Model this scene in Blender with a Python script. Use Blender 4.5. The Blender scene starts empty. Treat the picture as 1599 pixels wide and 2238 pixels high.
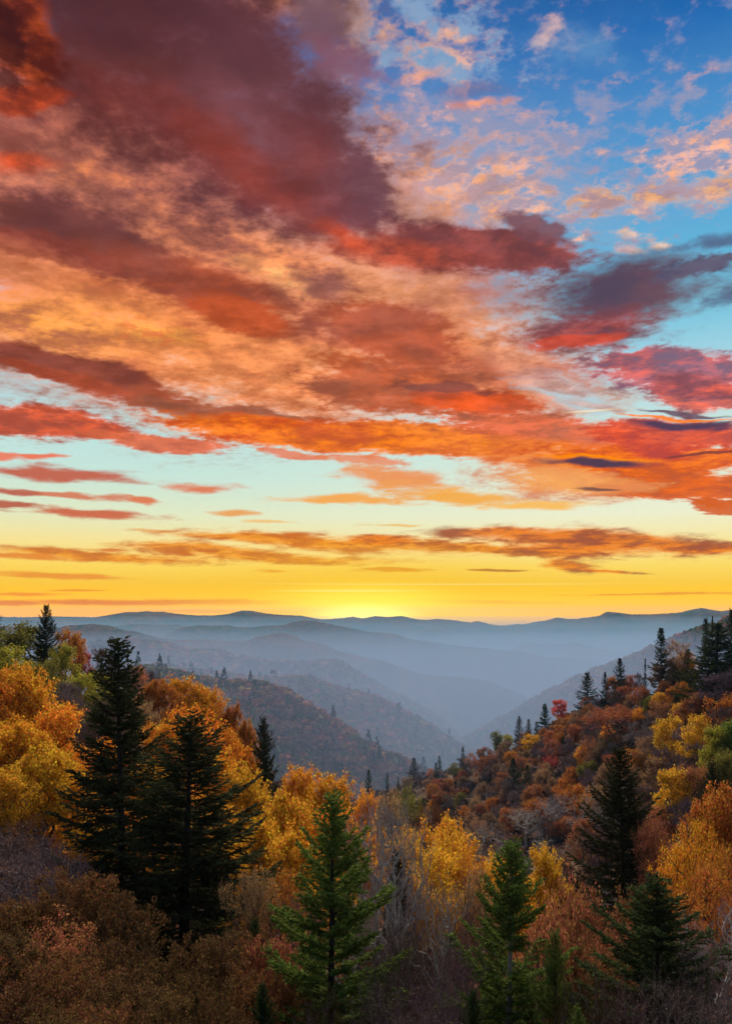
import bpy, math, random
import numpy as np
from mathutils import Vector, Matrix

SC = bpy.context.scene
COL = SC.collection
PI = math.pi

# ------------------------------------------------------------------ camera
# Eye at the world origin on the overlook, looking level along +Y.
LENS = 28.0
F = LENS / 36.0 * 2238.0            # focal length in photo pixels
CX, CY = 799.5, 1338.0              # column straight ahead, row of the eye level
cam_d = bpy.data.cameras.new('camera')
cam_d.lens = LENS
cam_d.sensor_width = 36.0
cam_d.sensor_fit = 'AUTO'
cam_d.shift_y = (CY - 1119.0) / 2238.0
cam_d.clip_start = 0.1
cam_d.clip_end = 30000.0
cam = bpy.data.objects.new('camera', cam_d)
COL.objects.link(cam)
cam.location = (0, 0, 0)
cam.rotation_euler = (PI / 2, 0, 0)
SC.camera = cam

SC.view_settings.view_transform = 'Standard'
SC.view_settings.look = 'None'
SC.view_settings.gamma = 1.0
SC.view_settings.exposure = 0.32
SC.render.engine = 'CYCLES'
cy = SC.cycles
cy.max_bounces = 5
cy.diffuse_bounces = 2
cy.glossy_bounces = 1
cy.transmission_bounces = 3
cy.transparent_max_bounces = 8
cy.volume_bounces = 0
cy.caustics_reflective = False
cy.caustics_refractive = False
cy.sample_clamp_indirect = 4.0
cy.use_adaptive_sampling = True
cy.adaptive_threshold = 0.01
cy.adaptive_min_samples = 12
cy.use_denoising = True
try:
    cy.denoiser = 'OPENIMAGEDENOISE'
    cy.denoising_input_passes = 'RGB_ALBEDO_NORMAL'
    cy.denoising_prefilter = 'ACCURATE'
except Exception:
    pass

def lin(c):
    out = []
    for v in c:
        v = v / 255.0
        out.append(v / 12.92 if v <= 0.04045 else ((v + 0.055) / 1.055) ** 2.4)
    return (out[0], out[1], out[2], 1.0)

# ------------------------------------------------------------------ node helper
class NT:
    def __init__(self, tree):
        self.t = tree
        self.n = tree.nodes
        self.l = tree.links
    def new(self, typ, **kw):
        nd = self.n.new(typ)
        for k, v in kw.items():
            setattr(nd, k, v)
        return nd
    def put(self, sock, v):
        if v is None:
            return
        if isinstance(v, bpy.types.NodeSocket):
            self.l.new(v, sock)
        else:
            sock.default_value = v
    def math(self, op, a, b=None, c=None, clamp=False):
        nd = self.new('ShaderNodeMath', operation=op, use_clamp=clamp)
        for i, v in enumerate((a, b, c)):
            self.put(nd.inputs[i], v)
        return nd.outputs[0]
    def vmath(self, op, a, b=None, out=0):
        nd = self.new('ShaderNodeVectorMath', operation=op)
        self.put(nd.inputs[0], a)
        if op == 'SCALE':
            self.put(nd.inputs['Scale'], b)
        else:
            self.put(nd.inputs[1], b)
        return nd.outputs[out]
    def length(self, a):
        nd = self.new('ShaderNodeVectorMath', operation='LENGTH')
        self.put(nd.inputs[0], a)
        return nd.outputs['Value']
    def mapping(self, vec, loc, rotz, scale):
        nd = self.new('ShaderNodeMapping', vector_type='TEXTURE')
        self.put(nd.inputs['Vector'], vec)
        nd.inputs['Location'].default_value = loc
        nd.inputs['Rotation'].default_value = (0, 0, rotz)
        nd.inputs['Scale'].default_value = scale
        return nd.outputs[0]
    def smooth(self, v, a, b, c=0.0, d=1.0, interp='SMOOTHSTEP'):
        nd = self.new('ShaderNodeMapRange', interpolation_type=interp)
        nd.clamp = True
        self.put(nd.inputs[0], v)
        for i, x in enumerate((a, b, c, d)):
            self.put(nd.inputs[i + 1], x)
        return nd.outputs[0]
    def mix(self, fac, a, b, mode='MIX'):
        nd = self.new('ShaderNodeMix', data_type='RGBA', blend_type=mode)
        nd.clamp_factor = True
        self.put(nd.inputs[0], fac)
        self.put(nd.inputs[6], a)
        self.put(nd.inputs[7], b)
        return nd.outputs[2]
    def ramp(self, fac, stops, interp='LINEAR'):
        nd = self.new('ShaderNodeValToRGB')
        cr = nd.color_ramp
        cr.interpolation = interp
        cr.elements[0].position, cr.elements[0].color = stops[0]
        cr.elements[1].position, cr.elements[1].color = stops[-1]
        for p, c in stops[1:-1]:
            e = cr.elements.new(p)
            e.color = c
        self.put(nd.inputs[0], fac)
        return nd.outputs[0]
    def noise(self, vec, scale, detail=4.0, rough=0.5, dist=0.0, dims='3D', out=0, w=None):
        nd = self.new('ShaderNodeTexNoise', noise_dimensions=dims)
        self.put(nd.inputs['Vector'], vec)
        nd.inputs['Scale'].default_value = scale
        nd.inputs['Detail'].default_value = detail
        nd.inputs['Roughness'].default_value = rough
        nd.inputs['Distortion'].default_value = dist
        return nd.outputs[out]
    def sep(self, vec):
        nd = self.new('ShaderNodeSeparateXYZ')
        self.put(nd.inputs[0], vec)
        return nd.outputs
    def comb(self, x, y, z=0.0):
        nd = self.new('ShaderNodeCombineXYZ')
        for i, v in enumerate((x, y, z)):
            self.put(nd.inputs[i], v)
        return nd.outputs[0]

# ------------------------------------------------------------------ sky: directions as azimuth / elevation
def az_el(px, py):
    dx, dz = (px - CX) / F, (CY - py) / F
    return math.atan(dx), math.atan2(dz, math.sqrt(1 + dx * dx))

SUN_EL, SUN_AZ = math.radians(38.0), math.radians(2.0)

wd = bpy.data.worlds.new('World')
SC.world = wd
wd.use_nodes = True
wd.node_tree.nodes.clear()
try:
    wd.cycles.sampling_method = 'MANUAL'
    wd.cycles.sample_map_resolution = 512
except Exception:
    pass
S = NT(wd.node_tree)
tc = S.new('ShaderNodeTexCoord')
dirv = S.vmath('NORMALIZE', tc.outputs['Generated'])
dx_, dy_, dz_ = S.sep(dirv)
az = S.math('ARCTAN2', dx_, dy_)
el = S.math('ARCSINE', dz_)
# the cloud deck seen in perspective: direction met with a level sheet overhead
zz = S.math('ADD', S.math('MAXIMUM', dz_, 0.0), 0.10)
deck = S.comb(S.math('DIVIDE', dx_, zz), S.math('DIVIDE', dy_, zz), 0.0)
nbig = S.noise(deck, 1.1, 5.0, 0.55, 0.0, '3D', 1)       # colour output: three warps
nfine = S.noise(deck, 7.5, 8.0, 0.62, 0.1)
nmid = S.noise(S.vmath('ADD', deck, (7.3, 2.1, 0.0)), 2.3, 7.0, 0.60, 0.15)
nrag = S.noise(S.vmath('ADD', deck, (1.3, 9.1, 3.0)), 24.0, 5.0, 0.62, 0.0)
# broken high cloud: lumps in patches
cells = S.noise(S.vmath('ADD', deck, (4.7, 5.2, 1.0)), 17.0, 7.0, 0.62, 0.0)
nb = S.sep(S.vmath('SUBTRACT', nbig, (0.5, 0.5, 0.5)))
AE = S.comb(az, el, 0.0)
warp_amt = S.math('ADD', S.math('MULTIPLY', S.math('MAXIMUM', el, 0.0), 0.26), 0.0025)
P = S.comb(S.math('ADD', az, S.math('MULTIPLY', nb[0], 0.13)),
           S.math('ADD', el, S.math('MULTIPLY', nb[1], warp_amt)), 0.0)
lumps = S.math('MULTIPLY_ADD', S.math('SUBTRACT', cells, 0.5), 4.6, S.math('MULTIPLY_ADD', S.math('SUBTRACT', nmid, 0.5), 2.2, 0.30))
# detail that moves a cloud's edge in and out
edge = S.math('ADD', S.math('MULTIPLY', S.math('SUBTRACT', nmid, 0.5), 1.5),
              S.math('ADD', S.math('MULTIPLY', S.math('SUBTRACT', nfine, 0.5), 1.1),
                     S.math('MULTIPLY', S.math('SUBTRACT', nrag, 0.5), 0.85)))
# which flank of each billow faces the glow on the horizon
toward = S.vmath('ADD', deck, (0.0, 0.055, 0.0))
lit_hi = S.math('SUBTRACT', cells, S.noise(S.vmath('ADD', toward, (4.7, 5.2, 1.0)), 17.0, 7.0, 0.62, 0.0))
toward2 = S.vmath('ADD', deck, (-0.02, 0.10, 0.0))
lit_lo = S.math('SUBTRACT', nfine, S.noise(toward2, 7.5, 8.0, 0.62, 0.1))
# frayed ends of the small bars low in the sky
low = S.noise(S.vmath('MULTIPLY', AE, (16.0, 75.0, 1.0)), 1.0, 7.0, 0.66, 0.2)
fray = S.math('MULTIPLY', S.math('SUBTRACT', low, 0.5), 3.2)
def rampel(rows):
    e0, e1 = az_el(800, 1400)[1], az_el(800, -500)[1]
    st = []
    for y, c in rows:
        st.append(((az_el(800, y)[1] - e0) / (e1 - e0), lin(c)))
    st.sort(key=lambda s: s[0])
    fac = S.smooth(el, e0, e1, 0.0, 1.0, 'LINEAR')
    return S.ramp(fac, st)
left = rampel([(1380, (255, 150, 12)), (1335, (255, 172, 16)), (1290, (255, 194, 36)), (1240, (255, 216, 92)), (1190, (250, 228, 150)),
               (1130, (226, 234, 196)), (1050, (200, 230, 218)), (950, (188, 226, 224)), (860, (176, 218, 226)), (700, (150, 195, 220)),
               (500, (120, 170, 215)), (250, (80, 140, 200)), (0, (40, 112, 180)), (-300, (20, 80, 150))])
right = rampel([(1380, (255, 150, 12)), (1335, (255, 178, 20)), (1290, (255, 198, 36)), (1240, (255, 220, 100)), (1190, (250, 232, 160)),
                (1130, (238, 240, 208)), (1050, (222, 236, 216)), (950, (200, 228, 222)), (860, (178, 218, 228)), (740, (130, 200, 224)),
                (640, (104, 184, 218)), (500, (92, 166, 214)), (300, (70, 140, 200)), (130, (22, 102, 176)), (0, (4, 82, 152)), (-300, (6, 66, 130))])
sky = S.mix(S.smooth(az, -0.35, 0.35), left, right)

def to_chart(px, py, a, b, deg):
    """A tilted patch measured in photo pixels -> centre, half lengths, tilt in azimuth / elevation."""
    c = np.array(az_el(px, py))
    r = math.radians(deg)
    ca, sa = math.cos(r), math.sin(r)
    pa = np.array(az_el(px + ca * a * .5, py - sa * a * .5)) - np.array(az_el(px - ca * a * .5, py + sa * a * .5))
    pb = np.array(az_el(px - sa * b * .5, py - ca * b * .5)) - np.array(az_el(px + sa * b * .5, py + ca * b * .5))
    return c, float(np.hypot(*pa)), float(np.hypot(*pb)), math.atan2(pa[1], pa[0])

def patch(px, py, a, b, deg, col, op=1.0, k=0.8, soft=0.55, rag=None):
    """Lay one bank of cloud over the sky built so far."""
    global sky
    c, la, lb, rot = to_chart(px, py, a, b, deg)
    # the vanishing share of the sky so far only makes the banks evaluate one after another
    nd = S.new('ShaderNodeVectorMath', operation='MULTIPLY_ADD')
    S.put(nd.inputs[0], sky)
    nd.inputs[1].default_value = (1e-12, 1e-12, 1e-12)
    S.put(nd.inputs[2], P)
    m = S.mapping(nd.outputs[0], (c[0], c[1], 0), rot, (la, lb, 1))
    d = S.math('MULTIPLY_ADD', rag or edge, k, S.length(m))
    al = S.smooth(d, 1.0 + soft * .6, 1.0 - soft, 0.0, op)
    if isinstance(col[0], tuple):
        c1, c2, n, e0, e1 = col
        f = S.smooth(S.math('MULTIPLY_ADD', al, 1e-12, n), e0, e1)
        sky = S.mix(al, sky, S.mix(f, lin(c1), lin(c2)))
    else:
        sky = S.mix(al, sky, lin(col))

# colours that vary inside a bank of cloud
def two(c1, c2, n=None, a=0.38, b=0.62):
    return (c1, c2, n or nmid, a, b)
fleck = S.math('ADD', S.math('MULTIPLY', nfine, 0.45), S.math('ADD', S.math('MULTIPLY', nmid, 0.40), S.math('MULTIPLY', nrag, 0.15)))

# --- thin high cloud, upper right
cream = two((150, 152, 182), (250, 176, 134), lit_hi, -0.10, 0.12)
patch(1080, 210, 520, 260, 0, (110, 150, 196), 0.25, 0.8, 1.2)
patch(980, 420, 330, 190, -6, (176, 166, 182), 0.62, 0.9, 1.1)
patch(1080, 300, 560, 240, 4, cream, 0.85, 1.25, 0.8, lumps)
patch(1000, 430, 330, 130, -8, two((176, 150, 160), (252, 172, 112), lit_hi, -.10, .12), 0.92, 1.0, 0.8, lumps)
patch(1390, 420, 340, 55, 6, two((190, 156, 162), (255, 184, 126), lit_hi, -.12, .08), 0.97, 0.9, 0.8, lumps)
patch(1500, 300, 230, 70, 6, cream, 0.92, 1.1, 0.6, lumps)
patch(960, 90, 270, 70, -12, two((130, 165, 200), (240, 180, 146), lit_hi, -.08, .12), 0.8, 1.2, 0.7, lumps)
patch(1075, 196, 95, 17, 5, two((196, 136, 132), (252, 160, 108), lit_hi, -.1, .1), 0.97, 0.7, 0.7, lumps)
patch(1065, 168, 85, 20, 5, (108, 112, 158), 0.7, 0.8, 0.8)
patch(1290, 110, 130, 46, -20, (110, 156, 196), 0.5, 1.4, 0.9)
patch(1210, 45, 40, 24, 30, (214, 176, 170), 0.7, 1.0, 0.8, lumps)
patch(930, 140, 60, 16, 6, (236, 164, 134), 0.85, 0.9, 0.8, lumps)
patch(1360, 545, 40, 13, 0, two((214, 180, 180), (248, 200, 164), lit_hi, -.1, .1), 0.95, 0.6, 0.8, lumps)
patch(1424, 533, 26, 11, 0, (240, 200, 172), 0.9, 0.6, 0.8, lumps)
patch(1350, 505, 60, 10, -4, (240, 190, 158), 0.8, 0.9, 0.8, lumps)
# --- glowing veil, left and middle
veil = two((160, 94, 82), (228, 132, 94), fleck, .36, .66)
patch(200, 480, 830, 430, -16, veil, 0.97, 0.7, 0.5)
patch(820, 560, 330, 220, -25, two((170, 120, 114), (226, 154, 120), nmid, .40, .62), 0.9, 0.9, 0.7)
patch(480, 770, 640, 150, -13, two((212, 114, 70), (250, 154, 84), fleck, .36, .66), 0.95, 0.9, 0.7)
patch(930, 720, 330, 150, -14, two((186, 110, 88), (240, 154, 102), nmid, .40, .62), 0.92, 1.0, 0.7)
patch(560, 570, 300, 100, -22, two((180, 102, 80), (252, 152, 88), fleck, .44, .58), 0.85, 0.9, 0.8)
patch(600, 620, 130, 40, -26, two((236, 150, 96), (255, 196, 120), cells, .44, .58), 0.8, 0.9, 0.8, lumps)
patch(190, 380, 230, 56, -14, two((166, 98, 82), (240, 138, 80), fleck, .46, .60), 0.8, 0.9, 0.8)
patch(1010, 820, 330, 110, -10, two((196, 104, 72), (240, 140, 80), nmid, .40, .62), 0.9, 0.9, 0.6)
patch(110, 700, 260, 60, -12, two((196, 116, 80), (255, 164, 72), fleck, .44, .58), 0.85, 0.9, 0.8)
patch(330, 735, 160, 26, -14, two((236, 130, 70), (255, 176, 76), cells, .42, .56), 0.85, 0.8, 0.8, lumps)
patch(580, 30, 120, 50, 20, two((206, 140, 116), (246, 152, 92), cells, .4, .56), 0.95, 0.8, 0.7)
patch(700, 40, 110, 60, 0, (206, 156, 140), 0.85, 1.0, 0.8, lumps)
# --- the great dark bank, upper left
dark = two((76, 42, 50), (112, 64, 70), fleck, .38, .62)
patch(470, 190, 440, 260, -38, (140, 84, 82), 0.75, 1.10, 1.0)
patch(430, 150, 430, 240, -38, dark, 0.97, 1.01, 0.6)
patch(230, 60, 260, 210, -20, two((76, 42, 50), (92, 50, 52)), 0.95, 0.94, 0.7)
patch(640, 340, 270, 150, -42, two((96, 56, 64), (124, 72, 78)), 0.95, 1.17, 0.55)
patch(780, 430, 90, 120, -30, two((104, 66, 78), (134, 86, 94)), 0.9, 1.25, 0.5)
patch(690, 70, 56, 50, -40, (120, 88, 102), 0.8, 1.3, 0.7)
patch(770, 135, 90, 30, -10, two((130, 86, 104), (190, 86, 80)), 0.8, 1.5, 0.7)
# (clear gap here)
patch(200, 240, 280, 120, -12, two((108, 50, 46), (142, 62, 48)), .55, 1.0, 1.1)
patch(420, 300, 260, 70, -26, two((100, 52, 56), (130, 58, 54)), 0.54, 1.0, 1.0)
patch(610, 400, 250, 60, -32, two((132, 60, 54), (180, 72, 48)), .6, 1.0, 1.1)
patch(690, 320, 100, 60, -30, (132, 62, 58), 0.54, 1.0, 1.0)
patch(40, 80, 85, 120, 0, two((90, 34, 28), (190, 78, 32), fleck, .42, .58), 0.95, 1.25, 0.36)
patch(10, 95, 40, 70, 0, (60, 27, 28), 0.85, 1.30, 0.40)
patch(40, 215, 90, 26, 4, two((140, 54, 36), (214, 80, 34), fleck, .42, .56), 0.9, 1.30, 0.40)
patch(10, 178, 36, 30, 0, (76, 36, 36), 0.85, 1.30, 0.40)
patch(20, 352, 80, 18, -4, two((170, 78, 56), (236, 86, 42), fleck, .40, .54), 0.9, 1.5, 0.8)
patch(10, 300, 60, 34, 0, (134, 70, 62), 0.7, 1.30, 0.45)
# --- bands running down to the right
patch(160, 505, 270, 70, -18, two((106, 58, 58), (134, 70, 60)), 0.97, 0.78, 0.42)
patch(90, 545, 180, 34, -16, (140, 64, 52), 0.7, 1.10, 0.36)
patch(430, 650, 230, 66, -22, two((142, 72, 58), (178, 80, 50)), 0.97, 0.78, 0.45)
patch(500, 710, 120, 36, -16, (190, 82, 44), 0.85, 0.94, 0.31)
patch(700, 640, 60, 32, 12, (146, 88, 80), 0.85, 1.5, 0.7)
patch(210, 812, 270, 40, -14, two((132, 66, 54), (166, 78, 50)), 0.98, 0.62, 0.26)
patch(200, 835, 150, 20, -14, (184, 80, 50), 0.6, 0.94, 0.36)
patch(480, 888, 210, 30, -8, two((140, 82, 64), (170, 92, 62)), 0.95, 0.78, 0.27)
patch(1060, 545, 230, 56, -4, two((108, 62, 70), (156, 74, 66), fleck, .38, .62), 0.98, 0.86, 0.26)
patch(1160, 500, 90, 40, -22, (122, 76, 84), 0.9, 1.10, 0.27)
patch(860, 560, 190, 34, -6, two((136, 68, 62), (206, 84, 52), fleck, .40, .62), 0.92, 1.0, 0.6)
patch(765, 520, 70, 18, -34, two((180, 76, 54), (236, 88, 44), fleck, .42, .56), 0.75, 1.5, 0.9)
patch(1375, 640, 215, 84, 10, two((84, 66, 86), (108, 74, 86)), 0.98, 0.78, 0.6)
patch(1270, 715, 210, 46, 4, two((116, 72, 84), (164, 72, 66), fleck, .43, .57), 0.97, 1.25, 0.6)
patch(1240, 735, 110, 16, 4, (206, 78, 56), 0.85, 1.10, 0.31)
patch(1530, 580, 120, 26, 18, two((74, 76, 104), (100, 90, 112), fleck, .43, .57), 0.95, 1.30, 0.27)
patch(1560, 520, 80, 18, 8, (84, 96, 130), 0.85, 1.5, 0.7)
patch(1590, 640, 60, 24, 20, (88, 96, 126), 0.85, 1.5, 0.7)
patch(1470, 800, 220, 46, -3, two((126, 92, 116), (226, 96, 84), fleck, .42, .58), 0.95, 1.30, 0.27)
patch(1540, 845, 130, 40, -2, two((150, 86, 96), (240, 100, 70), fleck, .42, .58), 0.95, 1.10, 0.27)
patch(850, 740, 170, 70, -12, two((160, 84, 66), (198, 92, 58)), 0.95, 0.94, 0.27)
patch(900, 850, 240, 60, -6, two((164, 90, 66), (206, 94, 52)), 0.9, 1.10, 0.27)
patch(1040, 868, 130, 36, -4, two((176, 80, 54), (240, 92, 36)), 0.95, 0.94, 0.27)
patch(980, 836, 120, 12, -4, (128, 74, 66), 0.8, 1.10, 0.36)
patch(1240, 860, 110, 30, -28, (178, 216, 226), 0.8, 1.6, 0.5)
patch(1180, 820, 90, 16, -20, two((206, 120, 100), (244, 170, 130), fleck), 0.7, 1.4, 0.7)
patch(1290, 880, 90, 10, -12, (214, 150, 130), 0.6, 1.2, 0.7)
patch(1130, 770, 90, 30, -10, two((200, 120, 100), (240, 164, 120), fleck), 0.8, 1.3, 0.6)
# --- the fiery edge
patch(110, 922, 200, 38, -6, two((176, 78, 56), (234, 94, 48), fleck, .42, .58), 0.98, 0.78, 0.26)
patch(360, 962, 170, 18, -5, two((196, 96, 66), (240, 116, 70), fleck), 0.95, 0.94, 0.27)
patch(640, 945, 330, 44, -7, two((214, 84, 36), (255, 132, 24), fleck, .42, .58), 0.98, 0.78, 0.26)
patch(900, 965, 290, 46, -3, two((206, 92, 46), (255, 134, 22), fleck, .42, .58), 0.97, 0.94, 0.26)
patch(1180, 945, 260, 50, -6, two((176, 100, 76), (232, 104, 56), fleck, .42, .58), 0.95, 0.94, 0.27)
patch(640, 995, 90, 12, -10, (232, 116, 70), 0.85, 1.10, 0.31)
patch(820, 1015, 90, 16, -8, (236, 136, 90), 0.85, 1.25, 0.31)
patch(1330, 1045, 330, 52, -2, two((214, 112, 66), (252, 158, 66), fleck, .42, .60), 0.9, 0.9, 0.5)
patch(1150, 1000, 230, 36, -3, two((220, 104, 50), (252, 140, 40), fleck, .42, .60), 0.92, 0.8, 0.4)
patch(1420, 1000, 290, 36, 0, two((208, 80, 42), (255, 124, 16), fleck, .42, .58), 0.98, 0.78, 0.26)
patch(1480, 940, 220, 44, 0, two((190, 72, 62), (244, 92, 44), fleck, .42, .58), 0.97, 0.94, 0.26)
patch(1500, 1060, 190, 46, -3, two((190, 88, 50), (240, 104, 24), fleck, .40, .60), 0.97, 0.94, 0.26)
patch(1580, 1105, 80, 18, -4, (214, 96, 34), 0.95, 0.94, 0.27)
patch(1260, 1050, 180, 22, -2, two((240, 150, 90), (252, 176, 90)), 0.7, 1.30, 0.36)
patch(1520, 917, 150, 13, 1, (76, 62, 88), 0.97, 0.42, 0.55, fray)
patch(1520, 888, 120, 6, -2, (104, 72, 92), 0.9, 0.35, 0.31)
patch(1500, 900, 160, 4, 0, (255, 128, 20), 0.9, 0.30, 0.31)
patch(1290, 1000, 160, 6, 1, (255, 138, 8), 0.95, 0.30, 0.31)
patch(1285, 1011, 140, 9, 2, (78, 60, 80), 0.98, 0.42, 0.55, fray)
patch(1320, 1063, 46, 4, 0, (112, 76, 72), 0.9, 0.42, 0.55, fray)
patch(1570, 988, 90, 4, 0, (120, 60, 60), 0.85, 0.30, 0.31)
# billows: the flanks that face the glow are brighter, the others dimmer; only where there is cloud
cr, cg, cb = S.sep(sky)
cloudy = S.math('MULTIPLY', S.smooth(S.math('SUBTRACT', cr, cb), 0.02, 0.16), S.smooth(el, 0.17, 0.26))
shade = S.smooth(S.math('MULTIPLY_ADD', S.math('SUBTRACT', nrag, 0.5), 0.35, lit_lo), -0.24, 0.24, -0.20, 0.22)
sky = S.vmath('SCALE', sky, S.math('MULTIPLY_ADD', shade, cloudy, 1.0))
# --- small low clouds
for q in [(130, 1027, 180, 14, -5, (196, 98, 74)), (50, 995, 36, 4, 0, (236, 130, 100)), (126, 997, 44, 5, 1, (236, 120, 84)),
          (430, 1063, 95, 8, -3, (224, 126, 88)), (140, 1078, 180, 6, -4, (214, 126, 92)), (30, 1070, 60, 8, -6, (190, 104, 84)),
          (296, 1088, 32, 5, 0, (224, 126, 84)), (195, 1117, 170, 8, -4, (206, 104, 70)), (20, 1105, 70, 7, -3, (186, 100, 76)),
          (520, 1125, 50, 7, -4, (236, 164, 92)), (340, 1156, 60, 4, -2, (236, 180, 112)), (600, 1144, 40, 3, -2, (242, 200, 130)),
          (850, 1147, 60, 3, 0, (240, 196, 120)), (860, 1058, 120, 22, -7, (238, 150, 88)), (1000, 1082, 160, 12, -3, (246, 174, 76)),
          (760, 1096, 150, 8, 0, (246, 170, 80)), (1170, 1100, 120, 10, 0, (250, 190, 96))]:
    patch(*q[:2], q[2], q[3] * 1.25, *q[4:], 0.97, 0.75, 0.6, fray)
gold = two((206, 112, 40), (246, 156, 40), low, .40, .58)
for q in [(580, 1176, 220, 13, -3), (800, 1190, 320, 20, -3), (440, 1200, 200, 14, -3), (220, 1217, 260, 13, -3), (600, 1221, 260, 11, -2), (1120, 1206, 180, 10, -3)]:
    patch(*q, gold, 0.95, 0.75, 0.6, fray)
brown = two((166, 88, 56), (240, 130, 30), low, .40, .58)
for q in [(1160, 1174, 230, 18, -1), (1400, 1184, 230, 28, -3), (1560, 1196, 100, 12, -4), (1240, 1200, 200, 18, 0), (1230, 1234, 90, 17, -6),
          (820, 1182, 110, 12, -4), (1300, 1248, 110, 4, -2), (1080, 1247, 60, 3, 0)]:
    patch(*q, brown, 0.97, 0.7, 0.55, fray)
for q in [(860, 1247, 85, 5, -1, (222, 128, 40)), (60, 1220, 130, 7, -3, (232, 140, 50)), (130, 1259, 160, 6, -2, (240, 152, 50)),
          (235, 1200, 34, 4, 0, (224, 130, 60)), (600, 1250, 45, 3, -2, (240, 160, 50)), (60, 1298, 90, 5, -1, (238, 142, 30)),
          (160, 1290, 46, 3, 0, (240, 150, 30)), (300, 1317, 460, 7, 0, (214, 116, 24)), (900, 1313, 300, 5, -1, (230, 136, 16)), (560, 1336, 300, 4, 0, (236, 140, 10)),
          (1420, 1298, 180, 3, 1, (232, 150, 30))]:
    patch(*q, 0.95, 0.6, 0.6, fray)
# --- glow where the sun has just gone behind the ridge
def glow(px, py, a, b, col, op, deg=0):
    global sky
    c, la, lb, rot = to_chart(px, py, a, b, deg)
    nd = S.new('ShaderNodeVectorMath', operation='MULTIPLY_ADD')
    S.put(nd.inputs[0], sky)
    nd.inputs[1].default_value = (1e-12, 1e-12, 1e-12)
    S.put(nd.inputs[2], AE)
    d = S.length(S.mapping(nd.outputs[0], (c[0], c[1], 0), rot, (la, lb, 1)))
    g = S.smooth(d, 1.0, 0.0, 0.0, op, 'SMOOTHERSTEP')
    sky = S.mix(g, sky, col)
glow(830, 1320, 700, 170, (1.0, 0.58, 0.02, 1), 0.75)
glow(800, 1310, 300, 62, (1.15, 0.80, 0.05, 1), 0.8)
glow(960, 1277, 600, 3.0, lin((255, 240, 150)), 0.38)
glow(760, 1291, 260, 3.5, lin((255, 248, 150)), 0.5)
glow(1290, 898, 90, 4.0, lin((252, 226, 184)), 0.9, 4)
glow(795, 1346, 170, 38, (1.35, 1.12, 0.22, 1), 0.75)

# the last degree above the ridges is brighter than the picture can hold
sky = S.vmath('SCALE', sky, S.smooth(el, -0.018, 0.040, 1.7, 1.0))
# --- the rest of the sky dome (overhead and behind): clear dusk air
nish = S.new('ShaderNodeTexSky', sky_type='NISHITA')
nish.sun_disc = False
nish.sun_elevation = SUN_EL
nish.sun_rotation = SUN_AZ
nish.altitude = 1500.0
nish_c = S.vmath('SCALE', nish.outputs[0], 0.10)
front = S.smooth(S.math('ABSOLUTE', az), 1.7, 0.9)
top = S.smooth(el, 1.15, 0.75)
sky = S.mix(S.math('MULTIPLY', front, top), nish_c, sky)
bg = S.new('ShaderNodeBackground')
S.put(bg.inputs[0], sky)
bg.inputs[1].default_value = 0.80
wo = S.new('ShaderNodeOutputWorld')
S.l.new(bg.outputs[0], wo.inputs[0])

# ------------------------------------------------------------------ the sun's glow through the cloud deck
sun_d = bpy.data.lights.new('sun', 'SUN')
sun_d.energy = 5.0
sun_d.angle = math.radians(50.0)
sun_d.color = (1.0, 0.90, 0.76)
sun = bpy.data.objects.new('sun', sun_d)
COL.objects.link(sun)
sd = Vector((math.sin(SUN_AZ) * math.cos(SUN_EL), math.cos(SUN_AZ) * math.cos(SUN_EL), math.sin(SUN_EL)))
sun.rotation_euler = sd.to_track_quat('Z', 'Y').to_euler()

# ------------------------------------------------------------------ mesh helpers
def make_mesh(name, V, polys, mats, midx=None, tint=None, smooth=False):
    """V: (n,3); polys: list of index arrays (each m x 3 or m x 4)."""
    me = bpy.data.meshes.new(name)
    V = np.asarray(V, dtype=np.float32)
    me.vertices.add(len(V))
    me.vertices.foreach_set('co', V.ravel())
    sizes = np.concatenate([np.full(len(p), p.shape[1], dtype=np.int32) for p in polys])
    loops = np.concatenate([np.asarray(p, dtype=np.int32).ravel() for p in polys])
    me.loops.add(len(loops))
    me.loops.foreach_set('vertex_index', loops)
    me.polygons.add(len(sizes))
    starts = np.concatenate([[0], np.cumsum(sizes)[:-1]]).astype(np.int32)
    me.polygons.foreach_set('loop_start', starts)
    if smooth:
        me.polygons.foreach_set('use_smooth', np.ones(len(sizes), dtype=bool))
    for m in mats:
        me.materials.append(m)
    if midx is not None:
        me.polygons.foreach_set('material_index', np.asarray(midx, dtype=np.int32))
    if tint is not None:
        at = me.attributes.new('tint', 'FLOAT_COLOR', 'POINT')
        at.data.foreach_set('color', np.asarray(tint, dtype=np.float32).ravel())
    me.update(calc_edges=True)
    me.validate()
    return me

def link(name, data, parent=None):
    o = bpy.data.objects.new(name, data)
    COL.objects.link(o)
    if parent is not None:
        o.parent = parent
    return o

def tag(o, label=None, cat=None, group=None, kind=None):
    for k, v in (('label', label), ('category', cat), ('group', group), ('kind', kind)):
        if v:
            o[k] = v

# ------------------------------------------------------------------ materials
def new_mat(name):
    m = bpy.data.materials.new(name)
    m.use_nodes = True
    m.node_tree.nodes.clear()
    return m, NT(m.node_tree)

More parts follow.
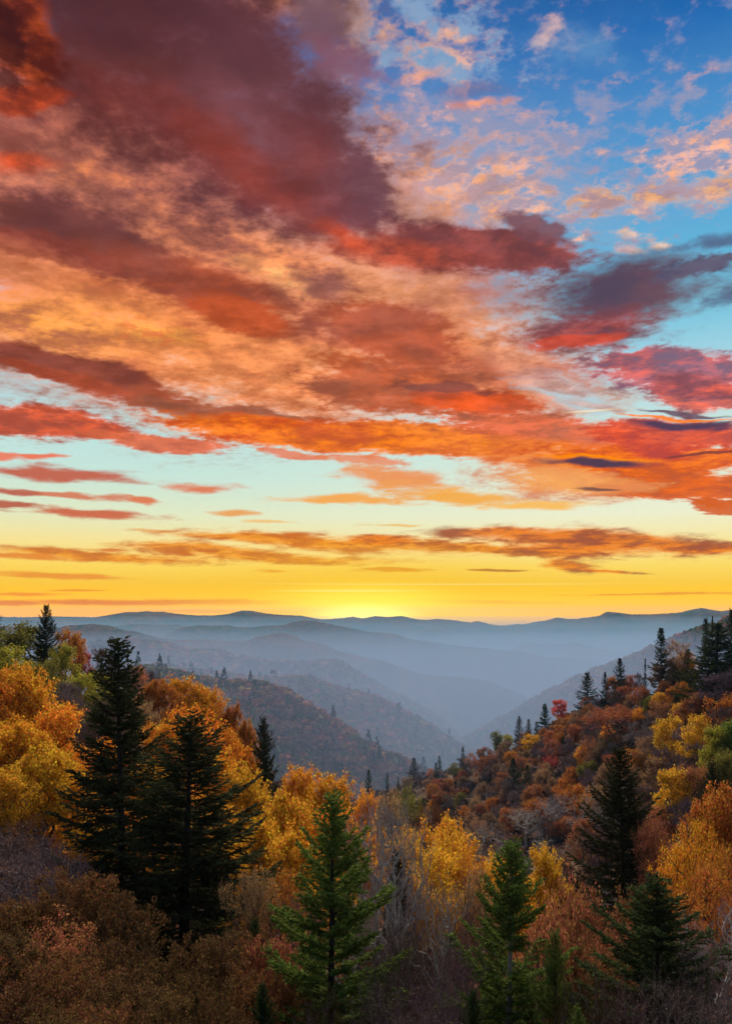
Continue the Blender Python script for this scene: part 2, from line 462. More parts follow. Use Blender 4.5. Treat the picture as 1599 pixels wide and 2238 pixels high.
def leaf_material(name, attr=None, translucent=0.42, spread=0.45, hue=0.035):
    m, N = new_mat(name)
    if attr:
        a = N.new('ShaderNodeAttribute', attribute_name=attr)
        base = a.outputs['Color']
    else:
        oi = N.new('ShaderNodeObjectInfo')
        base = oi.outputs['Color']
    g = N.new('ShaderNodeNewGeometry')
    r = g.outputs['Random Per Island']
    hs = N.new('ShaderNodeHueSaturation')
    N.put(hs.inputs['Hue'], N.smooth(N.math('FRACT', N.math('MULTIPLY', r, 7.31)), 0, 1, 0.5 - hue, 0.5 + hue, 'LINEAR'))
    hs.inputs['Saturation'].default_value = 1.0
    N.put(hs.inputs['Value'], N.smooth(r, 0, 1, 1 - spread, 1 + spread, 'LINEAR'))
    N.put(hs.inputs['Color'], base)
    d = N.new('ShaderNodeBsdfDiffuse')
    t = N.new('ShaderNodeBsdfTranslucent')
    N.put(d.inputs[0], hs.outputs[0])
    N.put(t.inputs[0], hs.outputs[0])
    mx = N.new('ShaderNodeMixShader')
    mx.inputs[0].default_value = translucent
    N.l.new(d.outputs[0], mx.inputs[1])
    N.l.new(t.outputs[0], mx.inputs[2])
    out = N.new('ShaderNodeOutputMaterial')
    N.l.new(mx.outputs[0], out.inputs[0])
    return m

def bark_material(name, c1, c2, scale=3.0):
    m, N = new_mat(name)
    t = N.new('ShaderNodeTexCoord')
    mp = N.new('ShaderNodeMapping')
    mp.inputs['Scale'].default_value = (1, 1, 0.25)
    N.l.new(t.outputs['Object'], mp.inputs[0])
    n = N.noise(mp.outputs[0], scale, 5.0, 0.65)
    c = N.mix(N.smooth(n, 0.35, 0.65), c1, c2)
    b = N.new('ShaderNodeBsdfPrincipled')
    N.put(b.inputs['Base Color'], c)
    b.inputs['Roughness'].default_value = 0.95
    b.inputs['Specular IOR Level'].default_value = 0.1
    out = N.new('ShaderNodeOutputMaterial')
    N.l.new(b.outputs[0], out.inputs[0])
    return m

M_LEAF = leaf_material('autumn_leaf')
M_NEEDLE = leaf_material('conifer_needle', None, 0.25, 0.5, 0.02)
M_TWIG = leaf_material('bare_twig', None, 0.0, 0.45, 0.02)
M_WOOD = leaf_material('mixed_leaf', 'tint', 0.25, 0.35, 0.02)
M_PALER = bark_material('grey_bark', (0.25, 0.24, 0.22, 1), (0.48, 0.46, 0.43, 1))
M_BARK = bark_material('brown_bark', (0.055, 0.042, 0.034, 1), (0.12, 0.095, 0.08, 1))
M_PALE = bark_material('pale_bark', (0.14, 0.125, 0.11, 1), (0.34, 0.31, 0.28, 1))
M_DARK = bark_material('spruce_bark', (0.03, 0.024, 0.02, 1), (0.075, 0.06, 0.05, 1))

def forest_floor(name, c1, c2, c3, s):
    m, N = new_mat(name)
    t = N.new('ShaderNodeTexCoord')
    n1 = N.noise(t.outputs['Object'], s, 8.0, 0.65)
    n2 = N.noise(t.outputs['Object'], s * 9, 6.0, 0.6)
    c = N.mix(N.smooth(n1, 0.4, 0.6), c1, c2)
    c = N.mix(N.smooth(n2, 0.5, 0.68), c, c3)
    b = N.new('ShaderNodeBsdfDiffuse')
    N.put(b.inputs[0], c)
    out = N.new('ShaderNodeOutputMaterial')
    N.l.new(b.outputs[0], out.inputs[0])
    return m
M_FLOOR = forest_floor('leaf_litter', (0.09, 0.062, 0.05, 1), (0.14, 0.09, 0.06, 1), (0.20, 0.11, 0.05, 1), 0.08)
M_VALLEY = forest_floor('valley_woods', (0.06, 0.05, 0.045, 1), (0.09, 0.06, 0.05, 1), (0.06, 0.07, 0.04, 1), 0.01)

def canopy_material(name, cell):
    m, N = new_mat(name)
    t = N.new('ShaderNodeTexCoord')
    v = N.new('ShaderNodeTexVoronoi', voronoi_dimensions='3D', feature='F1')
    v.inputs['Scale'].default_value = 1.0 / cell
    N.l.new(t.outputs['Object'], v.inputs['Vector'])
    sx = N.sep(v.outputs['Color'])
    big = N.noise(t.outputs['Object'], 1.0 / (cell * 14), 4.0, 0.6)
    f = N.math('ADD', N.math('MULTIPLY', sx[0], 0.55), N.math('MULTIPLY', N.smooth(big, 0.3, 0.7), 0.45))
    c = N.ramp(f, [(0.0, (0.030, 0.040, 0.022, 1)), (0.22, (0.050, 0.058, 0.030, 1)), (0.40, (0.095, 0.062, 0.050, 1)),
                   (0.58, (0.125, 0.072, 0.050, 1)), (0.74, (0.17, 0.085, 0.045, 1)), (0.86, (0.16, 0.055, 0.040, 1)), (1.0, (0.22, 0.13, 0.05, 1))])
    b = N.new('ShaderNodeBsdfDiffuse')
    N.put(b.inputs[0], c)
    out = N.new('ShaderNodeOutputMaterial')
    N.l.new(b.outputs[0], out.inputs[0])
    return m
M_CANOPY = canopy_material('distant_canopy', 11.0)
M_CANOPY_FAR = canopy_material('far_canopy', 22.0)

# ------------------------------------------------------------------ value noise for shaping land
_rng = np.random.default_rng(77)
_TAB = _rng.random((256, 256))
def vnoise(x, y):
    xi, yi = np.floor(x).astype(int), np.floor(y).astype(int)
    fx, fy = x - xi, y - yi
    fx, fy = fx * fx * (3 - 2 * fx), fy * fy * (3 - 2 * fy)
    a = _TAB[xi % 256, yi % 256]; b = _TAB[(xi + 1) % 256, yi % 256]
    c = _TAB[xi % 256, (yi + 1) % 256]; d = _TAB[(xi + 1) % 256, (yi + 1) % 256]
    return (a * (1 - fx) + b * fx) * (1 - fy) + (c * (1 - fx) + d * fx) * fy - 0.5
def fnoise(x, y, octaves=4):
    s, a = 0.0, 1.0
    for i in range(octaves):
        s = s + a * vnoise(x * 2 ** i + 13.7 * i, y * 2 ** i + 5.1 * i)
        a *= 0.5
    return s

# ------------------------------------------------------------------ the near ground: a smooth sheet through surveyed points
SURVEY = [   # x, y, z
    (0, 0, -2), (-40, 0, -1.5), (40, 0, -2), (0, -40, -1), (-120, -40, -1), (140, -40, -1), (-15, 12, -8), (15, 12, -8.5), (0, 12, -8.5)]
def sv(px, Y, z):
    SURVEY.append(((px - CX) / F * Y, Y, z))
for q in [(725, 28, -17.5), (1115, 26, -17), (150, 25, -14.5), (1440, 24, -16), (1600, 25, -15.5), (265, 55, -24), (400, 50, -22.5),
          (60, 75, -22), (450, 100, -29), (400, 130, -27), (650, 75, -30), (540, 80, -30), (970, 65, -31), (830, 50, -27.5), (1190, 70, -33),
          (1340, 70, -29), (1550, 50, -25), (1780, 50, -20), (-250, 60, -12), (-250, 150, -4),
          (60, 150, -15), (180, 160, -20), (300, 190, -26), (480, 180, -32), (560, 150, -36), (620, 150, -42), (830, 150, -49),
          (300, 290, -80), (100, 300, -66), (-200, 300, -40), (600, 280, -108), (850, 300, -112), (760, 500, -120), (650, 420, -104), (500, 480, -125), (250, 500, -120),
          (1599, 180, -14), (1570, 165, -19), (1445, 280, -30), (1360, 350, -40), (1283, 420, -57), (1190, 460, -76), (1130, 480, -87),
          (1000, 530, -109), (900, 560, -131), (1800, 180, -4), (1800, 300, -20), (2050, 200, -1),
          (1599, 300, -52), (1445, 430, -88), (1283, 560, -135), (1100, 650, -170), (900, 700, -190), (700, 680, -185), (450, 680, -185), (1599, 520, -150), (1800, 600, -150),
          (1500, 190, -39), (1400, 230, -46), (1300, 260, -58), (1150, 330, -76), (1050, 380, -95), (950, 420, -112),
          (1560, 110, -37), (1500, 110, -39), (1300, 180, -54), (1200, 210, -62), (1050, 250, -74), (1050, 180, -61), (900, 220, -70), (1250, 120, -46), (1700, 110, -28)]:
    sv(*q)
_S = np.array(SURVEY, dtype=float)
_c = _S[:, :2] / 100.0
def _phi(r2):
    return np.where(r2 > 1e-12, 0.5 * r2 * np.log(np.maximum(r2, 1e-12)), 0.0)
_n = len(_S)
_K = _phi(((_c[:, None] - _c[None]) ** 2).sum(-1)) + np.eye(_n) * 0.004
_Q = np.c_[np.ones(_n), _c]
_A = np.zeros((_n + 3, _n + 3))
_A[:_n, :_n], _A[:_n, _n:], _A[_n:, :_n] = _K, _Q, _Q.T
_W = np.linalg.solve(_A, np.r_[_S[:, 2], 0, 0, 0])
def ground_z(x, y):
    x, y = np.atleast_1d(np.asarray(x, float)), np.atleast_1d(np.asarray(y, float))
    p = np.stack([x.ravel(), y.ravel()], -1) / 100.0
    z = np.empty(len(p))
    for i in range(0, len(p), 4000):
        q = p[i:i + 4000]
        z[i:i + 4000] = _phi(((q[:, None] - _c[None]) ** 2).sum(-1)) @ _W[:_n] + _W[_n] + q @ _W[_n + 1:]
    z = z.reshape(x.shape)
    return z + fnoise(x / 22.0, y / 22.0, 3) * np.clip(y / 60.0, 0.15, 1.0) * 1.6

gx, gy = np.meshgrid(np.arange(-330, 391, 4.0), np.arange(-40, 741, 4.0), indexing='ij')
gz = ground_z(gx, gy)
gz = np.clip(gz, -441.0, -0.3)
nx_, ny_ = gx.shape
idx = np.arange(nx_ * ny_).reshape(nx_, ny_)
quads = np.stack([idx[:-1, :-1], idx[1:, :-1], idx[1:, 1:], idx[:-1, 1:]], -1).reshape(-1, 4)
hill = link('hillside', make_mesh('hillside', np.stack([gx, gy, gz], -1).reshape(-1, 3), [quads], [M_FLOOR], smooth=True))
tag(hill, 'leaf strewn slopes falling from the overlook into the valley', 'hillside', None, 'structure')

# ------------------------------------------------------------------ the ridges behind, nearest first
RIDGES = [
    # photo crest line, distance, front slope, front reach, floor, crown bumps, material
    ('near', [(300, 1470), (380, 1478), (440, 1490), (470, 1497), (515, 1500), (545, 1502), (572, 1505), (602, 1510), (625, 1517), (640, 1530), (665, 1542), (690, 1560), (715, 1572), (740, 1592),
      (765, 1609), (790, 1630), (822, 1647), (852, 1659), (877, 1669), (895, 1679), (960, 1710), (1050, 1740)], 850, 0.46, 320, -441, 2.0, M_CANOPY),
    ('b', [(340, 1455), (400, 1470), (460, 1478), (500, 1485), (560, 1492), (620, 1492), (645, 1490), (675, 1492), (690, 1497), (715, 1507), (752, 1517), (790, 1525), (815, 1532), (845, 1543), (870, 1557),
      (890, 1567), (915, 1580), (940, 1597), (965, 1612), (990, 1626), (1000, 1634), (1040, 1660), (1100, 1700)], 1400, 0.46, 420, -441, 3.0, M_CANOPY),
    ('d', [(200, 1408), (280, 1405), (300, 1405), (340, 1410), (362, 1415), (387, 1422), (412, 1429), (432, 1430), (465, 1430), (482, 1432), (505, 1439), (550, 1445), (575, 1449), (595, 1452), (612, 1450), (650, 1451),
      (682, 1454), (700, 1450), (720, 1449.5), (735, 1451), (750, 1457), (770, 1470), (800, 1487), (825, 1503), (857, 1520), (890, 1537), (915, 1550), (945, 1567), (977, 1590), (990, 1610), (1010, 1632), (1060, 1670)],
      2000, 0.44, 600, -441, 4.0, M_CANOPY),
    ('right', [(900, 1700), (960, 1660), (990, 1640), (1010, 1622), (1050, 1599), (1100, 1571), (1125, 1559), (1147, 1546), (1178, 1528), (1203, 1515), (1234, 1500), (1268, 1484), (1303, 1468), (1343, 1454), (1371, 1444), (1381, 1440),
      (1424, 1419), (1480, 1395), (1599, 1352), (1750, 1332)], 1750, 0.50, 560, -441, 4.0, M_CANOPY),
    ('e', [(-60, 1362), (60, 1372), (125, 1372), (150, 1367), (180, 1365.5), (200, 1363.5), (215, 1365), (240, 1367), (260, 1374), (275, 1378), (300, 1380.5), (320, 1387), (345, 1393), (365, 1397), (400, 1398.5), (430, 1398),
      (445, 1397), (470, 1399), (490, 1402), (520, 1402), (545, 1400), (560, 1392), (580, 1389), (600, 1385.5), (615, 1384.5), (630, 1386), (650, 1393), (670, 1403), (690, 1403), (700, 1406), (725, 1416), (745, 1424), (770, 1430),
      (810, 1440), (835, 1443), (850, 1448), (880, 1460), (910, 1470), (940, 1476), (980, 1478), (1020, 1481), (1060, 1487), (1100, 1502), (1150, 1522), (1200, 1545)], 2900, 0.42, 800, -441, 5.0, M_CANOPY),
    ('f', [(300, 1402), (360, 1388), (400, 1371), (430, 1368), (480, 1367), (500, 1367), (520, 1371), (560, 1371), (575, 1368), (600, 1367), (620, 1366), (640, 1359), (665, 1356), (690, 1357), (720, 1364), (760, 1371), (800, 1380),
      (820, 1382), (858, 1384), (880, 1391), (905, 1399), (945, 1404), (980, 1409), (1020, 1413), (1060, 1417), (1095, 1421), (1140, 1425), (1170, 1431), (1194, 1436), (1240, 1439), (1287, 1442), (1306, 1448), (1330, 1456), (1360, 1476), (1400, 1500)],
      4200, 0.40, 1000, -420, 6.0, M_CANOPY_FAR),
    ('g', [(120, 1390), (200, 1376), (275, 1366), (310, 1364), (350, 1366), (387, 1365), (410, 1370), (470, 1386), (550, 1402), (620, 1420), (900, 1440), (1080, 1432), (1119, 1420), (1131, 1410), (1156, 1404), (1175, 1408), (1219, 1409), (1247, 1404),
      (1275, 1409), (1303, 1417), (1350, 1426), (1420, 1440), (1500, 1455)], 5100, 0.38, 1100, -430, 6.0, M_CANOPY_FAR),
    ('h', [(-300, 1352), (-100, 1345), (60, 1350), (115, 1347), (150, 1348), (210, 1349), (240, 1344), (275, 1338), (300, 1338), (320, 1336), (340, 1338), (355, 1337), (390, 1342), (430, 1345), (470, 1345), (500, 1342), (515, 1338), (530, 1334.5),
      (550, 1335), (575, 1340), (600, 1343), (660, 1346), (690, 1352), (705, 1354), (750, 1352), (770, 1348.5), (795, 1352), (820, 1347), (840, 1349), (880, 1347.5), (910, 1354), (930, 1355), (950, 1353), (985, 1355), (1025, 1361), (1045, 1357.5), (1075, 1366),
      (1100, 1368), (1130, 1364), (1145, 1365), (1165, 1360), (1190, 1357), (1217, 1349.5), (1240, 1353), (1260, 1353), (1310, 1346), (1319, 1340), (1325, 1337), (1350, 1339), (1380, 1343), (1415, 1343), (1480, 1341), (1505, 1335), (1530, 1329.5), (1575, 1336),
      (1599, 1333), (1700, 1332), (1900, 1338)], 6600, 0.34, 1600, -440, 7.0, M_CANOPY_FAR),
]
ridge_fn, NEAR = {}, {}
def build_ridge(key, crest, Y, slope, reach, floor, bump, mat, ri):
    pts = np.array(crest, float)
    step = 3.0 if Y > 1000 else 4.0
    px = np.arange(pts[0, 0], pts[-1, 0] + .1, step)
    py = np.interp(px, pts[:, 0], pts[:, 1])
    k = np.array([1, 2, 1]) / 4.0
    py = np.convolve(np.pad(py, 1, mode='edge'), k, 'valid')
    # the crest line swings a little nearer and farther
    Yc = Y * (1 + 0.06 * fnoise(px / 260.0 + ri * 9.1, px * 0 + ri, 2))
    xc, zc = (px - CX) / F * Yc, (CY - py) / F * Yc
    front = np.r_[0, np.cumsum(np.geomspace(6, reach / 9.0, 26))]
    front = front / front[-1] * reach
    back = np.array([-reach * .55, -reach * .3, -reach * .12, -reach * .04])
    d = np.r_[back, front]                                  # distance from the crest, towards the viewer
    D, XC = np.meshgrid(d, xc)
    ZC = zc[:, None]; YC = Yc[:, None]
    y = YC - D
    x = XC * (y / YC)
    ad = np.abs(D)
    round_ = reach * 0.06
    drop = slope * (np.sqrt(ad * ad + round_ * round_) - round_)
    spur = fnoise(x / (reach * .45) + ri * 3.3, y / (reach * .9) + ri * 1.7, 4)
    z = ZC - drop + spur * np.clip(ad / (reach * .5), 0, 1) * reach * 0.25
    z += (np.random.default_rng(ri).random(z.shape) - .5) * bump * np.clip(0.5 + ad / 30.0, 0, 1.6)
    z = np.maximum(z, floor)
    n, m = z.shape
    idx = np.arange(n * m).reshape(n, m)
    quads = np.stack([idx[:-1, :-1], idx[:-1, 1:], idx[1:, 1:], idx[1:, :-1]], -1).reshape(-1, 4)
    o = link('mountain_ridge', make_mesh('mountain_ridge', np.stack([x, y, z], -1).reshape(-1, 3), [quads], [mat], smooth=True))
    ridge_fn[key] = (x, y, z, ad)
    if key == 'near':
        NEAR.update(px=px, Yc=Yc, d=d, z=z)
    return o
def surf_z(x, y):
    """Height of whichever land lies uppermost: the near slopes or the nearest spur."""
    g = ground_z(x, y)
    x, y = np.atleast_1d(np.asarray(x, float)), np.atleast_1d(np.asarray(y, float))
    for i in np.nonzero(y > 500)[0]:
        px = CX + x[i] / y[i] * F
        j = int(round((px - NEAR['px'][0]) / 4.0))
        if 0 <= j < len(NEAR['px']):
            dd = NEAR['Yc'][j] - y[i]
            if NEAR['d'][0] < dd < NEAR['d'][-1]:
                g[i] = max(g[i], np.interp(dd, NEAR['d'], NEAR['z'][j]))
    return g
RIDGE_LABELS = ['wooded spur with rust and green crowns below the orange trees', 'hazy wooded spur just behind the rust coloured spur', 'violet grey ridge with a knob at its right end',
                'pale misty slope behind the right hillside', 'blue grey ridge with a rounded dome in its middle', 'long slate blue ridge falling from centre to right',
                'faint low ridge at the foot of the skyline range', 'farthest blue range along the skyline under the glow']
for i, r in enumerate(RIDGES):
    o = build_ridge(*r, i)
    tag(o, RIDGE_LABELS[i], 'mountain', None, 'structure')
vf = np.array([(-9000, -300, -441.5), (9000, -300, -441.5), (9000, 7600, -441.5), (-9000, 7600, -441.5)])
vo = link('valley_floor', make_mesh('valley_floor', vf, [np.array([[0, 1, 2, 3]])], [M_VALLEY]))
tag(vo, 'wooded valley floor under the ridges', 'valley', None, 'structure')

# ------------------------------------------------------------------ building blocks of trees
def unit(v):
    return v / np.maximum(np.linalg.norm(v, axis=-1, keepdims=True), 1e-9)

def tubes(p0, p1, r0, r1, sides=4):
    """Tapered prisms from p0 to p1."""
    p0, p1 = np.asarray(p0, float), np.asarray(p1, float)
    r0, r1 = np.asarray(r0, float), np.asarray(r1, float)
    ax = unit(p1 - p0)
    ref = np.where(np.abs(ax[:, 2:3]) > 0.9, np.array([[1.0, 0, 0]]), np.array([[0, 0, 1.0]]))
    u = unit(np.cross(ax, ref)); v = np.cross(ax, u)
    a = np.arange(sides) / sides * 2 * PI
    ring = u[:, None] * np.cos(a)[None, :, None] + v[:, None] * np.sin(a)[None, :, None]
    A = p0[:, None] + ring * r0[:, None, None]
    B = p1[:, None] + ring * r1[:, None, None]
    V = np.concatenate([A, B], 1).reshape(-1, 3)
    n = len(p0)
    k = np.arange(sides); k2 = (k + 1) % sides
    q = np.stack([k, k2, k2 + sides, k + sides], -1)
    Q = (np.arange(n)[:, None, None] * 2 * sides + q[None]).reshape(-1, 4)
    return V, Q

def leaves(c, size, rng, flat=0.0, aspect=0.62, dirs=None):
    """Rhombus leaves at c."""
    n = len(c)
    d = rng.normal(size=(n, 3)) if dirs is None else dirs
    if flat:
        d[:, 2] *= (1 - flat)
    d = unit(d)
    w = unit(np.cross(d, rng.normal(size=(n, 3))))
    s = np.broadcast_to(np.asarray(size, float).reshape(-1, 1), (n, 1)) * rng.uniform(.7, 1.3, (n, 1))
    V = np.stack([c - d * s * .5, c + w * s * aspect * .5, c + d * s * .5, c - w * s * aspect * .5], 1).reshape(-1, 3)
    Q = np.arange(n * 4).reshape(n, 4)
    return V, Q

def strands(p, d, length, width, rng):
    """Thin tapering twigs (long triangles)."""
    n = len(p)
    d = unit(d)
    w = unit(np.cross(d, rng.normal(size=(n, 3)))) * np.asarray(width).reshape(-1, 1) * .5
    V = np.stack([p - w, p + w, p + d * np.asarray(length).reshape(-1, 1)], 1).reshape(-1, 3)
    T = np.arange(n * 3).reshape(n, 3)
    return V, T

def join(parts):
    """[(V, P), ...] -> V, [quads, tris]"""
    Vs, q, t, off = [], [], [], 0
    for V, P in parts:
        if len(V) == 0:
            continue
        Vs.append(V)
        (q if P.shape[1] == 4 else t).append(P + off)
        off += len(V)
    out = []
    if q: out.append(np.concatenate(q))
    if t: out.append(np.concatenate(t))
    return np.concatenate(Vs), out

def skeleton(rng, trunk_top, attractors, lean=0.3):
    """Grow limbs from the trunk to every attraction point."""
    N = [np.array([0, 0, 0.0])]
    par = [-1]
    steps = 5
    bend = rng.normal(size=2) * lean
    for i in range(1, steps + 1):
        f = i / steps
        N.append(np.array([bend[0] * f * f, bend[1] * f * f, trunk_top * f]))
        par.append(len(N) - 2)
    trunk_n = len(N)
    path = [0.0] * trunk_n
    A = attractors[np.argsort(((attractors - N[-1]) ** 2).sum(1))]
    cap = trunk_n + len(A) * 3
    P = np.zeros((cap, 3)); P[:trunk_n] = N
    L = np.zeros(cap)
    n = trunk_n
    for a in A:
        v = a - P[3:n]
        d = np.linalg.norm(v, axis=1)
        steep = np.maximum(0, 0.55 * np.hypot(v[:, 0], v[:, 1]) - v[:, 2])
        j = int(np.argmin(d + 0.30 * L[3:n] + 0.9 * steep)) + 3
        dist = d[j - 3]
        k = max(1, min(2, int(dist / 0.9)))
        prev = j
        for s in range(1, k + 1):
            f = s / k
            q = P[j] + (a - P[j]) * f
            if s < k:
                q = q + rng.normal(size=3) * 0.10 * dist
                q[2] -= 0.06 * dist
            P[n] = q; par.append(prev); L[n] = L[prev] + dist / k
            prev = n; n += 1
    P = P[:n]
    par = np.array(par)
    cnt = np.ones(n)
    for i in range(n - 1, 0, -1):
        cnt[par[i]] += cnt[i]
    return P, par, cnt, trunk_n

def crown_points(rng, H, R, base, n, lobes=9, shape='dome'):
    """Attraction points gathered in lobes, so the crown has clumps and gaps."""
    pts = []
    ch = H - base
    for i in range(lobes):
        a = rng.uniform(0, 2 * PI)
        t = rng.uniform(0.05, 1.0)
        prof = {'dome': math.sin(PI * min(1, 0.22 + 0.62 * t)) , 'vase': 0.35 + 0.65 * t * (1.25 - 0.45 * t), 'oval': math.sin(PI * (0.12 + 0.8 * t))}[shape]
        rr = R * prof * rng.uniform(0.45, 0.78)
        c = np.array([math.cos(a) * rr, math.sin(a) * rr, base + ch * (0.10 + 0.76 * t)])
        lr = R * rng.uniform(0.30, 0.46)
        m = max(4, n // lobes)
        d = unit(rng.normal(size=(m, 3))) * (rng.random((m, 1)) ** 0.45) * lr
        d[:, 2] *= 0.72
        pts.append(c + d)
    m = n // 5
    d = unit(rng.normal(size=(m, 3))) * (rng.random((m, 1)) ** 0.5)
    d[:, 2] = np.abs(d[:, 2]) * 0.9
    pts.append(np.array([0, 0, base + ch * .45]) + d * np.array([R * .5, R * .5, ch * .55]))
    p = np.concatenate(pts)
    p[:, 2] = np.clip(p[:, 2], base * .8, H)
    p[:, 2] += (H - p[:, 2].max())
    return p

def broadleaf(name, seed, H=12.0, R=5.0, base=3.2, n=220, nleaf=20000, size=.16, ntwig=0, twig=(.7, .02), shape='dome', lobes=10, sides=5,
              clump=.34, bark=None, r_tip=.016, crown_mat=None, fork=0.0, limb_min=0.0):
    rng = np.random.default_rng(seed)
    A = crown_points(rng, H, R, base, n, lobes, shape)
    P, par, cnt, tn = skeleton(rng, base * (1.15 if not fork else fork), A)
    i = np.arange(1, len(P))
    r = r_tip * cnt ** 0.47
    r0 = np.minimum(r[par[i]], r[i] * 1.5); r0 = np.where(i < tn, r[par[i]], r0)
    r0 = np.where(i == 1, r0 * 1.35, r0)
    keep = r[i] >= limb_min
    tv = tubes(P[par[i]][keep], P[i][keep], r0[keep], r[i][keep], sides)
    trunk = make_mesh(name + '_trunk', tv[0], [tv[1]], [bark or M_BARK], smooth=True)
    outer = np.arange(tn, len(P))
    parts = []
    if nleaf:
        w = 1.0 / cnt[outer] ** 0.5
        pick = rng.choice(outer, nleaf, p=w / w.sum())
        f = rng.random((nleaf, 1))
        c = P[pick] * f + P[par[pick]] * (1 - f) + rng.normal(size=(nleaf, 3)) * clump * np.array([1, 1, .75])
        parts.append(leaves(c, size, rng, 0.25))
    if ntwig:
        w = 1.0 / cnt[outer]
        pick = rng.choice(outer, ntwig, p=w / w.sum())
        f = rng.random((ntwig, 1))
        p = P[pick] * f + P[par[pick]] * (1 - f)
        d = unit(P[pick] - P[par[pick]]) * 0.8 + rng.normal(size=(ntwig, 3)) * 0.6 + np.array([0, 0, .2])
        parts.append(strands(p, d, twig[0] * rng.uniform(.4, 1.3, ntwig), twig[1] * rng.uniform(.6, 1.3, ntwig), rng))
    V, polys = join(parts)
    crown = make_mesh(name + '_crown', V, polys, [crown_mat or M_LEAF])
    return dict(trunk=trunk, crown=crown, H=H, R=R)

def conifer(name, seed, H=18.0, R=4.0, bare=1.6, gap=.5, per=6, droop=.30, lift=.22, pitch=(-.12, .55), twig_step=.22, twig_len=.9, tuft=(.24, .09),
            tuft_step=.10, ragged=.35, power=.85, missing=.06, sides=7, leader=1.0, band=None, bark=None):
    rng = np.random.default_rng(seed)
    zs = [bare]
    while zs[-1] < H - .35:
        f = (zs[-1] - bare) / (H - bare)
        zs.append(zs[-1] + gap * (1.0 - 0.45 * f) * rng.uniform(.8, 1.2))
    wob = rng.normal(size=2) * H * .006
    def axis(z):
        z = np.asarray(z, float)
        return np.stack([wob[0] * np.sin(z / H * 5), wob[1] * np.sin(z / H * 4 + 1) - wob[1] * math.sin(1), z], -1)
    tz = np.linspace(0, H, 14)
    tp = axis(tz)
    tr = H * .0135 * (1 - tz / H) ** .9 + .012
    wood = [tubes(tp[:-1], tp[1:], tr[:-1], tr[1:], sides)]
    b0, b1, br0, br1, tuft_p, tuft_d = [], [], [], [], [], []
    sector = rng.uniform(.55, 1.3, 9)
    for z in zs:
        f = min(.97, (z - bare) / (H - bare))
        if band and band[0] < f < band[1]:
            continue
        nb = max(3, int(round(per * (1 - .35 * f))))
        ph = rng.uniform(0, 2 * PI)
        for k in range(nb):
            if rng.random() < missing * (1.6 - f):
                continue
            a = ph + k / nb * 2 * PI + rng.normal() * .22
            sec = sector[int((a % (2 * PI)) / (2 * PI) * 9) % 9]
            L = R * (1 - f) ** power * rng.uniform(1 - ragged, 1 + ragged * .5) * (sec * .5 + .5) * min(1.0, .72 + f * 1.6) * (leader + (1 - leader) * min(1, (1 - f) / .22)) + .15
            p0 = pitch[0] + (pitch[1] - pitch[0]) * f ** 1.3 + rng.normal() * .08
            m = max(3, int(L / .45))
            t = np.linspace(0, 1, m + 1)
            h = L * t
            zz = L * (math.tan(p0) * t - droop * (1 - .6 * f) * t ** 2 + (lift + droop * .35) * t ** 3.2)
            side = L * .10 * rng.normal() * t ** 2
            ca, sa = math.cos(a), math.sin(a)
            o = axis(z)
            pts = np.stack([o[0] + ca * h - sa * side, o[1] + sa * h + ca * side, z + zz], -1)
            rr = (.010 + .009 * L) * (1 - t * .85)
            b0.append(pts[:-1]); b1.append(pts[1:]); br0.append(rr[:-1]); br1.append(rr[1:])
            # side twigs and the tufts on them
            nt = max(3, int(L / twig_step))
            tt = np.linspace(.12 if L > 1 else .05, 1, nt) ** .9
            for s in (-1, 1):
                ti = np.clip(tt + rng.normal(size=nt) * .02, 0, 1)
                q = np.stack([np.interp(ti, t, pts[:, j]) for j in range(3)], -1)
                ax = np.stack([np.interp(np.minimum(1, ti + .1), t, pts[:, j]) - np.interp(np.maximum(0, ti - .1), t, pts[:, j]) for j in range(3)], -1)
                ax = unit(ax)
                sd = unit(np.cross(ax, np.array([0, 0, 1.0]))) * s
                ang = rng.uniform(.55, 1.05, (nt, 1))
                d = unit(ax * np.cos(ang) + sd * np.sin(ang) + np.array([0, 0, -.16]) + rng.normal(size=(nt, 3)) * .13)
                tl = twig_len * (.30 + .70 * np.sin(PI * np.clip(ti * .80 + .10, 0, 1))) * (.45 + .55 * min(1, L / R * 1.3)) * rng.uniform(.6, 1.2, nt)
                mx = int(max(2, np.ceil(tl.max() / tuft_step)))
                u = (np.arange(mx) + .5) * tuft_step
                ok = u[None] < tl[:, None]
                c = q[:, None] + d[:, None] * u[None, :, None]
                c[..., 2] -= (u ** 2)[None] * .10
                dd = np.broadcast_to(d[:, None], c.shape)[ok]
                tuft_p.append(c[ok]); tuft_d.append(dd)
            u = np.linspace(.1, 1, max(3, int(L / tuft_step * .8)))
            tuft_p.append(np.stack([np.interp(u, t, pts[:, j]) for j in range(3)], -1))
            tuft_d.append(np.broadcast_to(unit(pts[-1] - pts[0]), (len(u), 3)))
    wood.append(tubes(np.concatenate(b0), np.concatenate(b1), np.concatenate(br0), np.concatenate(br1), 3))
    V, polys = join(wood)
    trunk = make_mesh(name + '_trunk', V, polys, [bark or M_DARK], smooth=True)
    c = np.concatenate(tuft_p); d = np.concatenate(tuft_d)
    # leader
    lz = np.linspace(H * .94, H, 14)
    c = np.concatenate([c, axis(lz)]); d = np.concatenate([d, np.tile([[0, 0, 1.0]], (14, 1))])
    n = len(c)
    out = []
    for sgn in (0, 1):
        dd = unit(d + rng.normal(size=(n, 3)) * .42)
        out.append(leaves(c + rng.normal(size=(n, 3)) * .02, tuft[0] * (1 if sgn == 0 else .8), rng, 0.0, tuft[1] / tuft[0], dd))
    V, polys = join(out)
    crown = make_mesh(name + '_foliage', V, polys, [M_NEEDLE])
